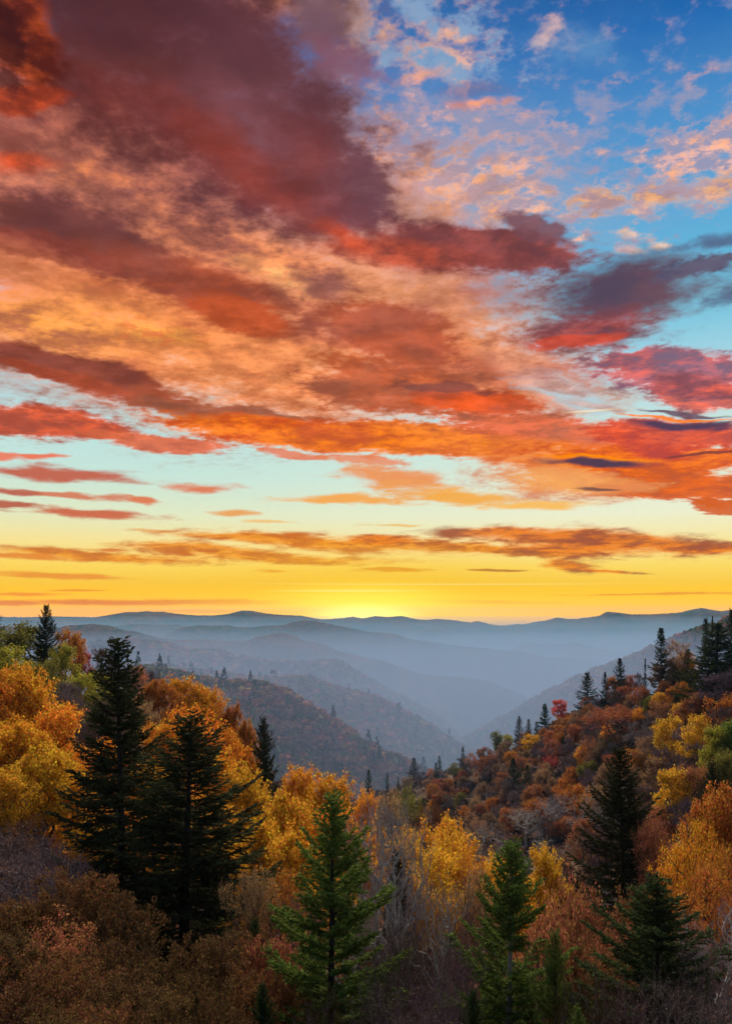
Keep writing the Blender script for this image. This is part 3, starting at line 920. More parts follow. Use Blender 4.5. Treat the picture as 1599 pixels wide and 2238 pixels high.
    return dict(trunk=trunk, crown=crown, H=H, R=R, conifer=True)

M_STEM = bark_material('thicket_stem', (0.10, 0.075, 0.07, 1), (0.24, 0.19, 0.175, 1))
PROTO = {}
def proto(kind, i):
    """Built the first time it is asked for."""
    key = (kind, i)
    if key in PROTO:
        return PROTO[key]
    nm, s = '%s_%d' % (kind, i), 100 * (hash_name(kind) % 97) + i
    if kind == 'leafy':
        p = broadleaf(nm, s, 12, 5.2, 3.0, 340, 15000, .25, 1500, (.6, .02), ['dome', 'oval', 'dome'][i % 3], 18, clump=.27, r_tip=.012)
    elif kind == 'tall':                      # forked, pale stems showing under a yellow crown
        p = broadleaf(nm, s, 14, 4.6, 4.2, 280, 9500, .21, 3500, (.8, .018), 'vase', 12, clump=.27, bark=M_PALE, fork=2.2)
    elif kind == 'thin':
        p = broadleaf(nm, s, 12, 4.8, 2.6, 260, 5200, .19, 6000, (.8, .02), 'dome', 12, clump=.3)
    elif kind == 'bare':
        p = broadleaf(nm, s, 13, 4.6, 3.0, 420, 0, .1, 2600, (.9, .020), 'vase', 12, bark=M_PALER, crown_mat=M_TWIG, fork=2.0, r_tip=.0145)
    elif kind == 'shrub':
        p = broadleaf(nm, s, 6, 3.6, .7, 320, 9500, .15, 1500, (.5, .014), 'dome', 24, clump=.15, r_tip=.008, fork=.5)
    elif kind == 'thicket':
        p = broadleaf(nm, s, 6, 3.4, .6, 380, 900, .10, 2400, (.8, .013), 'dome', 14, clump=.3, r_tip=.0075, fork=.4, bark=M_STEM, crown_mat=M_TWIG)
    elif kind == 'hill_leafy':
        p = broadleaf(nm, s, 11, 5.0, 2.0, 130, 5600, .36, 0, shape=['dome', 'oval', 'dome', 'oval', 'dome'][i % 5], lobes=15, sides=4, clump=.40, r_tip=.02, limb_min=.05)
    elif kind == 'hill_thin':
        p = broadleaf(nm, s, 11, 5.0, 1.8, 130, 2300, .26, 3200, (1.1, .045), 'dome', 11, sides=4, clump=.5, r_tip=.02, limb_min=.04)
    elif kind == 'hill_bare':
        p = broadleaf(nm, s, 11, 4.8, 2.0, 200, 0, .2, 4200, (1.25, .06), ['dome', 'vase'][i % 2], 12, sides=3, r_tip=.016, crown_mat=M_TWIG, limb_min=.03)
    elif kind == 'spruce':
        p = conifer(nm, s, 20, 4.3, 1.2, .64, 7, .34, .36, (-.16, .75), .17, 1.0, (.28, .10), .10, .55, [.80, .62, .72][i % 3], .17, leader=.75)
    elif kind == 'fir':
        p = conifer(nm, s, 10.5, 2.6, .4, .46, 7, .16, .26, (.06, .95), .07, .54, (.145, .048), .045, .62, [.85, .80, .78][i % 3], .12, leader=.4, band=(.545, .605) if i == 1 else None, bark=M_PALE if i == 1 else None)
    elif kind == 'hill_spruce':
        p = conifer(nm, s, 17, 3.6, 1.0, .72, 6, .34, .30, (-.15, .7), .36, 1.0, (.50, .20), .22, .42, [.8, .7, .95, .85][i % 4], .14, 5)
    PROTO[key] = p
    return p
def hash_name(s):
    h = 7
    for ch in s:
        h = (h * 31 + ord(ch)) % 100003
    return h
NVAR = dict(leafy=3, tall=2, thin=2, bare=3, shrub=3, thicket=2, hill_leafy=5, hill_thin=4, hill_bare=4, spruce=3, fir=3, hill_spruce=4)

# ------------------------------------------------------------------ planting
COLORS = {                      # leaf colours: name -> linear albedo
    'golden yellow': (.66, .36, .030), 'amber': (.70, .32, .028), 'bright orange': (.70, .27, .028), 'burnt orange': (.42, .16, .030),
    'rust brown': (.30, .12, .052), 'russet': (.36, .12, .05), 'dull brown': (.21, .12, .07), 'tan brown': (.31, .18, .09), 'salmon orange': (.46, .18, .085),
    'crimson': (.36, .055, .040), 'scarlet': (.55, .07, .035), 'olive green': (.19, .165, .035), 'yellow green': (.32, .27, .035), 'fresh green': (.16, .21, .035),
    'mauve grey': (.25, .18, .175), 'purple brown': (.225, .145, .135), 'silver grey': (.30, .28, .27), 'dark brown': (.098, .053, .022), 'chestnut brown': (.165, .078, .030),
    'dark green': (.052, .068, .026), 'deep green': (.045, .072, .024), 'lively green': (.125, .175, .036), 'blackish green': (.050, .054, .023)}
TREES = []
_used = {}
prng = random.Random(5)

def solve_Y(px, py, H, lo, hi):
    Y = np.arange(lo, hi, 1.0 if hi - lo > 60 else .25)
    x = (px - CX) / F * Y
    e = surf_z(x, Y) + H - (CY - py) / F * Y
    s = np.where((e[:-1] <= 0) & (e[1:] > 0) | (e[:-1] >= 0) & (e[1:] < 0))[0]
    if len(s):
        return float(Y[s[0]])
    return float(Y[int(np.argmin(np.abs(e)))])

def plant(kind, px, py, color, w=None, Y=None, H=None, rng=(20, 600), label=None, mark=None, zone='', var=None, jit=.12, lean=0.0):
    """px, py: where the top of the tree shows; w: crown width in photo pixels; Y: distance, or H: height to solve the distance from."""
    p_i = var if var is not None else prng.randrange(NVAR[kind])
    p = proto(kind, p_i)
    if Y is None:
        Y = solve_Y(px, py, H, *rng)
    x = (px - CX) / F * Y
    g = float(surf_z(x, Y)[0]) - .15
    top = (CY - py) / F * Y
    h = top - g
    if h < 1.2:
        return None
    wid = (w if w else h * .8 * F / Y) * Y / F
    sx = wid / (2 * p['R'])
    sz = h / p['H']
    TREES.append(dict(kind=kind, var=p_i, px=px, py=py, color=color, Y=Y, x=x, z=g, sx=sx, sz=sz, h=h, wpx=wid * F / Y, hpx=h * F / Y, label=label, mark=mark, zone=zone,
                      rot=prng.uniform(0, 2 * PI), jit=jit, lean=lean))
    return TREES[-1]

# --- the tall conifers and young firs in front
plant('spruce', 265, 1398, 'blackish green', 370, 54, var=0, zone='foreground', mark='the tallest spruce', label='tallest dark spruce at the left, its tip touching the misty ridges')
plant('spruce', 405, 1578, 'blackish green', 440, 49, var=1, zone='foreground', mark='the broad dark spruce', label='broad dark spruce close right of the tallest spruce, branches sweeping up')
plant('fir', 722, 1745, 'lively green', 405, 27, var=0, zone='foreground', mark='the central green fir', label='young bright green fir in the bottom centre with a thin bare leader')
plant('fir', 1115, 1842, 'lively green', 350, 25, var=1, zone='foreground', mark='the fir with the pale stem', label='young green fir right of centre with its pale stem showing below')
plant('fir', 1435, 1930, 'dark green', 470, 23, var=2, zone='foreground', mark='the shadowy right fir', label='shadowy dark green fir in the lower right corner')
plant('spruce', 1358, 1640, 'blackish green', 230, 68, var=2, zone='foreground', mark='the dark right spruce', label='black green spruce standing over the brown thickets at right')
plant('spruce', 577, 1577, 'blackish green', 96, 100, var=1, zone='left slope', mark='the narrow spruce', label='narrow dark spruce rising between the orange and yellow trees at left')
plant('spruce', 100, 1325, 'blackish green', 86, 140, var=2, zone='left slope', mark='the skyline spruce', label='dark spruce piercing the skyline on the green shoulder at far left')
plant('spruce', 1565, 1362, 'blackish green', 190, 165, var=0, zone='right hillside', mark='the big edge spruce', label='massive black green spruce near the right edge, high on the hillside')
plant('spruce', 1552, 1672, 'blackish green', 110, 96, var=1, zone='right hillside', label='dark spruce with level branches left of the orange trees at the right edge')
plant('spruce', 868, 1862, 'blackish green', 150, 44, var=0, zone='foreground', label='dim spruce half hidden behind bare grey stems right of the central green fir')
plant('fir', 1215, 2040, 'lively green', 170, 22, var=0, zone='foreground', label='low green fir leaning out right of the fir with the pale stem')
plant('fir', 1035, 2165, 'deep green', 120, 21, var=1, zone='foreground', label='small dim fir at the bottom edge left of the pale stemmed fir')
plant('fir', 1262, 2205, 'lively green', 130, 18, var=2, zone='foreground', label='tip of a green fir at the bottom edge right of the pale stemmed fir')
plant('fir', 575, 2150, 'deep green', 110, 24, var=1, zone='foreground', label='small dark fir at the left foot of the central green fir')
plant('spruce', -18, 1322, 'blackish green', 70, 135, var=1, zone='left slope', label='dark spruce cut off by the left edge at the skyline')
plant('fir', 310, 2030, 'blackish green', 130, 40, var=2, zone='foreground', label='black green young fir in the shade under the tallest spruce')
plant('fir', 560, 2010, 'deep green', 110, 36, var=0, zone='foreground', label='slim dim fir between the broad spruce and the central green fir')

# --- conifers of the right hillside and the valley mouth
for q in [(1445, 1374, 72, 17, 'the tall ridge spruce', 'tallest spruce standing clear on the right ridge line against the haze'),
          (1355, 1440, 50, 12, 'the low ridge spruce', 'bushy dark spruce on the ridge line left of the tall ridge spruce'),
          (1283, 1472, 62, 15, 'the pointed ridge spruce', 'pointed spruce halfway along the right ridge line'),
          (1322, 1470, 30, 10, None, 'small spruce just right of the pointed ridge spruce'),
          (1190, 1540, 44, 17, 'the green ridge spruce', 'dark green spruce beside the scarlet tree on the ridge line'),
          (1134, 1567, 32, 14, 'the twin ridge spruces', 'left and taller one of two small spruces low on the right ridge line'),
          (1154, 1573, 24, 12, None, 'right and slimmer one of two small spruces low on the right ridge line'),
          (1172, 1578, 24, 11, None, 'small spruce squeezed between the twin spruces and the green ridge spruce'),
          (1122, 1658, 56, 17, 'the hillside spruces', 'larger of two spruces side by side on the middle of the right hillside'),
          (1152, 1674, 40, 14, None, 'smaller of two spruces side by side on the middle of the right hillside'),
          (903, 1658, 38, 15, 'the valley mouth spruce', 'dark spruce alone at the bottom of the right ridge line, by the valley mouth'),
          (952, 1668, 22, 13, None, 'thin spruce a little right of the valley mouth spruce'),
          (960, 1652, 18, 11, None, 'narrow spruce with its tip above the brown crowns right of the valley mouth spruce'),
          (1011, 1632, 22, 9, None, 'tiny spruce on the lower ridge line above the rust brown slope'),
          (1540, 1356, 42, 14, 'the upper ridge spruces', 'spruce on the upper right ridge line, left of the big edge spruce'),
          (1556, 1348, 20, 14, None, 'thin half bare spruce on the upper right ridge line'),
          (1596, 1334, 46, 16, None, 'spruce at the very top of the right ridge line, by the right edge'),
          (1409, 1440, 16, 8, None, 'tiny dark spruce just left of the foot of the tall ridge spruce'),
          (1476, 1516, 46, 11, None, 'short blackish conifer in the middle of the brown upper right hillside'),
          (1500, 1420, 60, 14, None, 'dark ragged spruce left of the big edge spruce and below the ridge line'),
          (1230, 1610, 26, 8, None, 'short green conifer under the scarlet ridge tree'),
          (1195, 1625, 28, 8, None, 'short dark conifer right of the yellow hillside tree')]:
    plant('hill_spruce', q[0], q[1], 'blackish green' if q[0] != 1190 else 'deep green', q[2], None, q[3], (100, 620), q[5], q[4], 'right hillside', jit=.08)
for q in [(640, 1640, 26, 15, 'far spruce in the haze just right of the narrow spruce'), (706, 1652, 18, 12, 'first small hazy spruce above the yellow trees, farthest left of its row'),
          (731, 1654, 20, 13, 'hazy spruce second from left in the row above the yellow trees'), (746, 1660, 18, 14, 'hazy spruce in the middle of the row above the yellow trees'),
          (762, 1668, 22, 15, 'hazy spruce at the right end of the row above the yellow trees'), (806, 1684, 28, 16, 'slim hazy spruce above the grey bare stems in the valley mouth'),
          (824, 1668, 10, 8, 'tiny hazy spruce far back in the valley mouth'), (846, 1692, 14, 9, 'small hazy spruce left of the valley mouth spruce'),
          (870, 1700, 14, 8, 'low hazy spruce at the left foot of the valley mouth spruce')]:
    plant('hill_spruce', q[0], q[1], 'deep green', q[2], None, q[3] + 6, (420, 845), q[4], None, 'valley mouth', jit=.08)
for q in [(342, 1460, 18, 9, 'leftmost small spruce of the row behind the left orange crowns'), (364, 1458, 20, 10, 'tallest small spruce of the row behind the left orange crowns'),
          (376, 1466, 14, 8, 'stubby small spruce of the row behind the left orange crowns'), (420, 1470, 16, 9, 'small spruce showing over the right shoulder of the left orange crowns'),
          (433, 1476, 16, 9, 'rightmost small spruce behind the left orange crowns')]:
    plant('hill_spruce', q[0], q[1], 'deep green', q[2], None, q[3] + 5, (600, 850), q[4], None, 'left slope', jit=.08)

# --- broadleaf trees of the right hillside that stand out
for q in [('hill_leafy', 1222, 1530, 'scarlet', 44, 11, 'the scarlet ridge tree', 'scarlet tree glowing on the right ridge line'),
          ('hill_leafy', 1238, 1560, 'burnt orange', 62, 11, None, 'burnt orange tree directly below the scarlet ridge tree'),
          ('hill_leafy', 1165, 1604, 'golden yellow', 62, 10, 'the yellow hillside tree', 'bright yellow tree below the green ridge spruce'),
          ('hill_leafy', 1092, 1596, 'olive green', 48, 11, 'the olive ridge clump', 'olive green tree on the lower right ridge line'),
          ('hill_leafy', 1108, 1606, 'yellow green', 34, 9, None, 'yellow green tree clinging to the right side of the olive ridge tree'),
          ('hill_thin', 1350, 1546, 'russet', 170, 14, 'the great russet tree', 'very broad russet crown in the middle of the right hillside'),
          ('hill_leafy', 1464, 1566, 'golden yellow', 96, 13, 'the large dull yellow tree', 'large dull yellow tree right of the great russet tree'),
          ('hill_leafy', 1522, 1558, 'golden yellow', 84, 13, 'the tall yellow tree', 'tall yellow tree between the dull yellow tree and the green edge trees'),
          ('hill_leafy', 1566, 1590, 'yellow green', 84, 12, 'the green edge trees', 'yellow green tree right of the tall yellow tree, near the right edge'),
          ('hill_leafy', 1600, 1570, 'fresh green', 70, 12, None, 'fresh green tree half cut by the right edge'),
          ('hill_leafy', 1470, 1682, 'golden yellow', 104, 13, 'the lone yellow tree', 'lone bright yellow tree right of the dark right spruce'),
          ('hill_thin', 1205, 1650, 'crimson', 56, 9, 'the crimson tree', 'crimson tree low in the middle of the right hillside'),
          ('hill_leafy', 1290, 1664, 'olive green', 60, 9, None, 'low olive green tree between the crimson tree and the dark right spruce'),
          ('hill_leafy', 1272, 1630, 'amber', 52, 9, None, 'small amber tree at the left foot of the great russet tree'),
          ('hill_leafy', 1440, 1514, 'golden yellow', 44, 9, None, 'small yellow tree under the tall ridge spruce'),
          ('hill_leafy', 1486, 1536, 'golden yellow', 44, 9, None, 'small yellow crown right of the short blackish conifer'),
          ('hill_leafy', 1395, 1546, 'amber', 44, 10, None, 'amber crown peeping over the right shoulder of the great russet tree'),
          ('hill_leafy', 1342, 1476, 'burnt orange', 44, 9, None, 'burnt orange crown under the low ridge spruce'),
          ('hill_thin', 1480, 1402, 'tan brown', 84, 13, None, 'tan half bare tree close right of the tall ridge spruce'),
          ('hill_leafy', 1432, 1762, 'salmon orange', 90, 10, None, 'salmon orange tree right of the dark right spruce and below the lone yellow tree'),
          ('hill_leafy', 1238, 1786, 'salmon orange', 70, 8, None, 'low salmon orange crown among the silver grey bare trees'),
          ('hill_leafy', 1580, 1640, 'olive green', 90, 11, None, 'olive tree below the green edge trees')]:
    plant(q[0], q[1], q[2], q[3], q[4], None, q[5], (110, 620), q[7], q[6], 'right hillside', jit=.08)
for q in [(1210, 1740, 120, 13), (1150, 1768, 120, 12), (1275, 1736, 110, 12), (1085, 1822, 130, 12), (1175, 1826, 130, 12), (1040, 1798, 120, 12)]:
    plant('bare', q[0], q[1], 'silver grey' if q[0] not in (1085, 1040) else 'mauve grey', q[2], None, q[3], (90, 300), None, None, 'ravine')

# --- left slope
for q in [('hill_leafy', 48, 1356, 'olive green', 170, 140, 'the olive shoulder'), ('hill_leafy', -30, 1372, 'olive green', 150, 130, None), ('hill_leafy', 20, 1410, 'yellow green', 150, 118, None),
          ('hill_leafy', 150, 1376, 'burnt orange', 84, 160, None), ('hill_leafy', 132, 1402, 'yellow green', 96, 138, None), ('hill_leafy', 186, 1424, 'crimson', 46, 165, 'the crimson tree at far left'),
          ('hill_leafy', 170, 1396, 'scarlet', 40, 166, None), ('hill_bare', 228, 1420, 'dull brown', 100, 165, None), ('hill_bare', 262, 1446, 'purple brown', 90, 160, None),
          ('hill_leafy', 304, 1456, 'salmon orange', 56, 180, None), ('hill_bare', 330, 1470, 'mauve grey', 70, 190, None), ('hill_leafy', 196, 1470, 'yellow green', 130, 125, None),
          ('hill_leafy', 246, 1494, 'olive green', 120, 120, None), ('hill_thin', 96, 1440, 'olive green', 100, 115, None), ('hill_bare', 150, 1500, 'mauve grey', 150, 100, None), ('hill_bare', 235, 1540, 'purple brown', 130, 98, None),
          ('leafy', 402, 1476, 'amber', 150, 140, 'the amber crown on the left crest'), ('leafy', 345, 1486, 'burnt orange', 120, 128, None), ('leafy', 462, 1500, 'amber', 110, 140, None), ('hill_thin', 300, 1530, 'tan brown', 130, 110, None),
          ('leafy', 500, 1534, 'burnt orange', 80, 135, None),
          ('leafy', 62, 1450, 'amber', 200, 88, 'the orange corner tree'), ('leafy', -30, 1480, 'bright orange', 190, 84, None), ('leafy', 120, 1540, 'bright orange', 190, 76, None), ('leafy', 18, 1570, 'amber', 230, 70, None),
          ('leafy', 95, 1630, 'golden yellow', 220, 64, None), ('leafy', -20, 1680, 'golden yellow', 200, 58, None), ('leafy', 170, 1690, 'amber', 170, 66, None),
          ('leafy', 430, 1542, 'bright orange', 200, 98, 'the bright orange dome'), ('leafy', 350, 1570, 'amber', 140, 92, None), ('leafy', 505, 1588, 'bright orange', 130, 100, None), ('leafy', 538, 1572, 'burnt orange', 66, 118, None),
          ('leafy', 470, 1640, 'amber', 160, 82, None), ('leafy', 330, 1660, 'golden yellow', 150, 78, None), ('leafy', 225, 1610, 'bright orange', 140, 84, None),
          ('leafy', 545, 1672, 'golden yellow', 170, 74, 'the yellow tree under the narrow spruce'), ('leafy', 655, 1674, 'amber', 130, 88, None), ('leafy', 722, 1690, 'amber', 170, 80, None), ('leafy', 795, 1726, 'amber', 100, 84, None),
          ('leafy', 620, 1736, 'golden yellow', 210, 64, None), ('leafy', 705, 1752, 'amber', 200, 62, None), ('leafy', 555, 1780, 'golden yellow', 190, 58, None), ('leafy', 780, 1780, 'amber', 150, 62, None),
          ('hill_thin', 640, 1704, 'dull brown', 110, 94, None), ('leafy', 640, 1820, 'golden yellow', 190, 54, None),
          ('leafy', 470, 1760, 'golden yellow', 170, 66, None), ('leafy', 300, 1760, 'amber', 180, 66, None), ('leafy', 200, 1790, 'golden yellow', 170, 62, None),
          ('hill_thin', 900, 1730, 'olive green', 140, 96, None), ('hill_thin', 860, 1736, 'tan brown', 130, 90, None), ('hill_bare', 940, 1772, 'tan brown', 130, 92, None)]:
    plant(q[0], q[1], q[2], q[3], q[4], q[5], zone='left slope', mark=q[6])

# --- middle and right foreground
for q in [('bare', 828, 1732, 'silver grey', 210, 45, 'the tall bare tree'), ('bare', 862, 1790, 'silver grey', 190, 33, None), ('bare', 960, 1905, 'tan brown', 170, 29, None), ('bare', 770, 1960, 'tan brown', 150, 31, None), ('bare', 890, 1790, 'silver grey', 170, 44, None), ('bare', 790, 1830, 'tan brown', 150, 42, None), ('bare', 845, 1900, 'dull brown', 170, 36, None),
          ('tall', 968, 1782, 'golden yellow', 190, 64, 'the yellow tree with pale stems'), ('tall', 940, 1836, 'golden yellow', 190, 54, None), ('tall', 1020, 1850, 'amber', 150, 58, None), ('leafy', 985, 1770, 'amber', 90, 80, None), ('leafy', 880, 1812, 'golden yellow', 150, 60, None), ('leafy', 1075, 1868, 'golden yellow', 130, 62, None), ('leafy', 800, 1850, 'amber', 150, 52, None), ('leafy', 900, 1890, 'golden yellow', 150, 50, None), ('leafy', 1120, 1900, 'amber', 120, 58, None),
          ('leafy', 1195, 1848, 'golden yellow', 120, 72, 'the small yellow crown'), ('thin', 1060, 1900, 'tan brown', 140, 50, None), ('thin', 700, 1900, 'amber', 180, 46, None), ('thin', 610, 1900, 'burnt orange', 190, 44, None), ('thin', 545, 1900, 'tan brown', 150, 42, None),
          ('leafy', 1572, 1716, 'burnt orange', 180, 52, 'the orange trees at the right edge'), ('thin', 1510, 1800, 'amber', 170, 48, None), ('thin', 1600, 1850, 'burnt orange', 170, 40, None), ('thin', 1470, 1850, 'amber', 140, 50, None),
          ('thin', 1545, 1890, 'burnt orange', 200, 38, None), ('bare', 1580, 1960, 'mauve grey', 230, 30, None), ('bare', 1510, 1990, 'purple brown', 190, 30, None), ('thin', 1420, 1780, 'salmon orange', 110, 64, None),
          ('thicket', 30, 1790, 'purple brown', 230, 50, None), ('thicket', 110, 1830, 'mauve grey', 190, 46, None), ('thicket', 20, 1870, 'purple brown', 230, 40, None), ('thicket', 130, 1880, 'purple brown', 190, 42, None)]:
    plant(q[0], q[1], q[2], q[3], q[4], q[5], zone='foreground', mark=q[6])
# brown leafy shrubs, lower left and middle
for q in [(150, 1900, 300, 34), (40, 1945, 250, 32), (265, 1950, 230, 33), (110, 2000, 300, 28), (230, 2030, 260, 27), (10, 2040, 240, 26), (350, 2060, 230, 27), (450, 2040, 230, 32), (520, 2030, 190, 34),
          (150, 2090, 300, 23), (40, 2130, 280, 21), (280, 2120, 280, 22), (420, 2110, 250, 24), (530, 2100, 200, 26), (600, 2040, 170, 33), (200, 2180, 300, 19), (350, 2190, 280, 19), (480, 2190, 240, 20), (640, 2090, 170, 28),
          (60, 2215, 300, 17)]:
    plant('shrub', q[0], q[1], prng.choice(['dark brown', 'chestnut brown', 'dark brown', 'rust brown'] if q[1] < 2080 else ['dark brown', 'dark brown', 'chestnut brown']), q[2], q[3], zone='foreground', jit=.2)  # brown leaves, darker in the lowest rows: dim light put into their colour
for q in [(1230, 1900, 210, 40), (1290, 1935, 200, 36), (1180, 1960, 180, 34), (1260, 2010, 220, 28), (1330, 1990, 190, 31), (1350, 2070, 200, 25), (1400, 1930, 150, 40)]:
    plant('shrub', q[0], q[1], prng.choice(['chestnut brown', 'rust brown']), q[2], q[3], zone='foreground', jit=.15)
for q in [(880, 1980, 200, 32), (950, 2000, 200, 31), (1010, 1980, 170, 34), (900, 2060, 230, 25), (985, 2080, 210, 24), (930, 2150, 240, 20), (840, 2040, 170, 27), (760, 1990, 190, 34), (660, 1960, 190, 37),
          (1170, 2060, 190, 26), (1300, 2130, 230, 20), (1540, 2080, 240, 22), (1590, 2170, 220, 18), (1470, 2150, 220, 18), (1380, 2140, 200, 20), (840, 2140, 200, 21), (700, 2150, 200, 22)]:
    plant('thicket', q[0], q[1], prng.choice(['purple brown', 'dark brown', 'purple brown']), q[2], q[3], zone='foreground', jit=.2)

# --- the rest of the right hillside and the valley mouth: fill between the trees that stand out
def inside(poly, x, y):
    c = False
    for i in range(len(poly)):
        x1, y1 = poly[i]; x2, y2 = poly[i - 1]
        if (y1 > y) != (y2 > y) and x < (x2 - x1) * (y - y1) / (y2 - y1) + x1:
            c = not c
    return c
def fill(poly, n_try, hs, rng, pal, zone, tight=.50, limit=400, bare_frac=.5):
    xs = [p[0] for p in poly]; ys = [p[1] for p in poly]
    made = 0
    for _ in range(n_try):
        px, py = prng.uniform(min(xs), max(xs)), prng.uniform(min(ys), max(ys))
        if not inside(poly, px, py):
            continue
        H = prng.uniform(*hs)
        Y = solve_Y(px, py, H, rng[0], rng[1] if px < 1480 else 300)
        w = H * prng.uniform(.80, 1.08) * F / Y
        ok = True
        for t in TREES:
            if t['kind'] == 'bare':
                continue
            r = (t['wpx'] + w) * .5 * tight
            ty = t['py'] + (0 if 'spruce' not in t['kind'] else t['hpx'] * .3)
            if abs(t['px'] - px) < r and math.hypot(t['px'] - px, (ty - py) * 1.5) < r:
                ok = False
                break
        if not ok:
            continue
        col = pal(px, py)
        if col in ('mauve grey', 'purple brown', 'silver grey'):
            kd = 'hill_bare'
        elif col in ('rust brown', 'dull brown', 'tan brown', 'russet') and prng.random() < bare_frac:
            kd = 'hill_thin'
        else:
            kd = 'hill_leafy'
        if plant(kd, px, py, col, w, Y, zone=zone, jit=.16):
            made += 1
            if made >= limit:
                break
def pal_right(px, py):
    low = (py - (1700 - (px - 880) * .48)) / 200.0          # 0 at the ridge line, 1 at the foot
    r = prng.random()
    if low > .55:
        t = [('mauve grey', .24), ('purple brown', .16), ('dull brown', .12), ('rust brown', .14), ('tan brown', .18), ('burnt orange', .10), ('russet', .06)]
    else:
        t = [('purple brown', .16), ('rust brown', .20), ('mauve grey', .12), ('dull brown', .14), ('russet', .10), ('burnt orange', .11), ('tan brown', .11), ('amber', .02), ('olive green', .04)]
    a = 0
    for c, p in t:
        a += p
        if r < a:
            return c
    return t[0][0]
fill([(880, 1702), (960, 1668), (1050, 1634), (1100, 1606), (1190, 1576), (1283, 1516), (1340, 1480), (1440, 1445), (1500, 1405), (1599, 1366), (1612, 1366), (1612, 1780), (1500, 1790), (1250, 1850), (1080, 1845), (950, 1800), (870, 1735)],
     5000, (8.0, 11.5), (100, 640), pal_right, 'right hillside', .46, 150)

# ------------------------------------------------------------------ turn the planting list into trees
KIND_NAME = dict(leafy='autumn_tree', tall='autumn_tree', thin='autumn_tree', bare='bare_tree', shrub='shrub', thicket='thicket_shrub', hill_leafy='autumn_tree', hill_thin='autumn_tree',
                 hill_bare='bare_tree', spruce='spruce_tree', fir='fir_tree', hill_spruce='spruce_tree')
GROUP = dict(autumn_tree='broadleaf trees in autumn colour', bare_tree='broadleaf trees that have lost their leaves', shrub='brown leafed shrubs on the near slope',
             thicket_shrub='twiggy thickets on the near slope', spruce_tree='dark spruces on the slopes', fir_tree='young firs on the near slope')
CAT = dict(autumn_tree='tree', bare_tree='bare tree', shrub='shrub', thicket_shrub='thicket', spruce_tree='spruce', fir_tree='fir')
FORM = dict(leafy='full crowned tree', tall='forked pale stemmed tree', thin='sparse tree', bare='bare branched tree', shrub='leafy shrub', thicket='twiggy thicket',
            hill_leafy='round crowned tree', hill_thin='half bare tree', hill_bare='leafless tree', spruce='spruce', fir='fir', hill_spruce='spruce')
ZONE = {'right hillside': 'on the right hillside', 'valley mouth': 'in the hazy valley mouth', 'left slope': 'on the left slope', 'foreground': 'in the foreground', 'ravine': 'in the ravine'}

def side_of(t, m):
    dx, dy = t['px'] - m['px'], (t['py'] + .3 * t['wpx']) - (m['py'] + .35 * m['hpx'] if m['kind'] in ('spruce', 'fir', 'hill_spruce') else m['py'] + .3 * m['wpx'])
    a = math.degrees(math.atan2(-dy, dx)) % 360
    return ['right of', 'above right of', 'above', 'above left of', 'left of', 'below left of', 'below', 'below right of'][int(((a + 22.5) % 360) / 45)], math.hypot(dx, dy)
marks = [t for t in TREES if t['mark']]
buckets = {}
for t in TREES:
    if t['label']:
        continue
    best = min((m for m in marks if m is not t), key=lambda m: side_of(t, m)[1])
    sd, ds = side_of(t, best)
    t['rel'] = (sd, best['mark'], ds)
    buckets.setdefault((t['color'], FORM[t['kind']], sd, best['mark']), []).append(t)
RANK = ['closest', 'second closest', 'third closest', 'fourth closest', 'fifth closest', 'sixth closest', 'seventh closest', 'eighth closest', 'ninth closest', 'tenth closest']
for (c, f, sd, mk), ts in buckets.items():
    ts.sort(key=lambda t: t['rel'][2])
    for i, t in enumerate(ts):
        if len(ts) == 1:
            t['label'] = '%s %s %s %s' % (c, f, sd, mk)
        else:
            t['label'] = '%s %s %s %s %s' % (RANK[i], c, f, sd, mk)

jr = random.Random(11)
for t in TREES:
    p = proto(t['kind'], t['var'])
    nm = KIND_NAME[t['kind']]
    root = link(nm, None)
    root.empty_display_size = 0.5
    root.location = (t['x'], t['Y'], t['z'])
    root.rotation_euler = (0, 0, t['rot'])
    root.scale = (t['sx'], t['sx'], t['sz'])
    tag(root, t['label'], CAT[nm], GROUP[nm])
    link('trunk', p['trunk'], root)
    c = link('foliage' if p.get('conifer') else ('twigs' if t['kind'] in ('bare', 'hill_bare') else 'crown'), p['crown'], root)
    col = COLORS[t['color']]
    k = 1 + jr.uniform(-t['jit'], t['jit'])
    g = 1 + jr.uniform(-t['jit'], t['jit']) * .6
    c.color = (col[0] * k, col[1] * k * g, col[2] * k, 1)

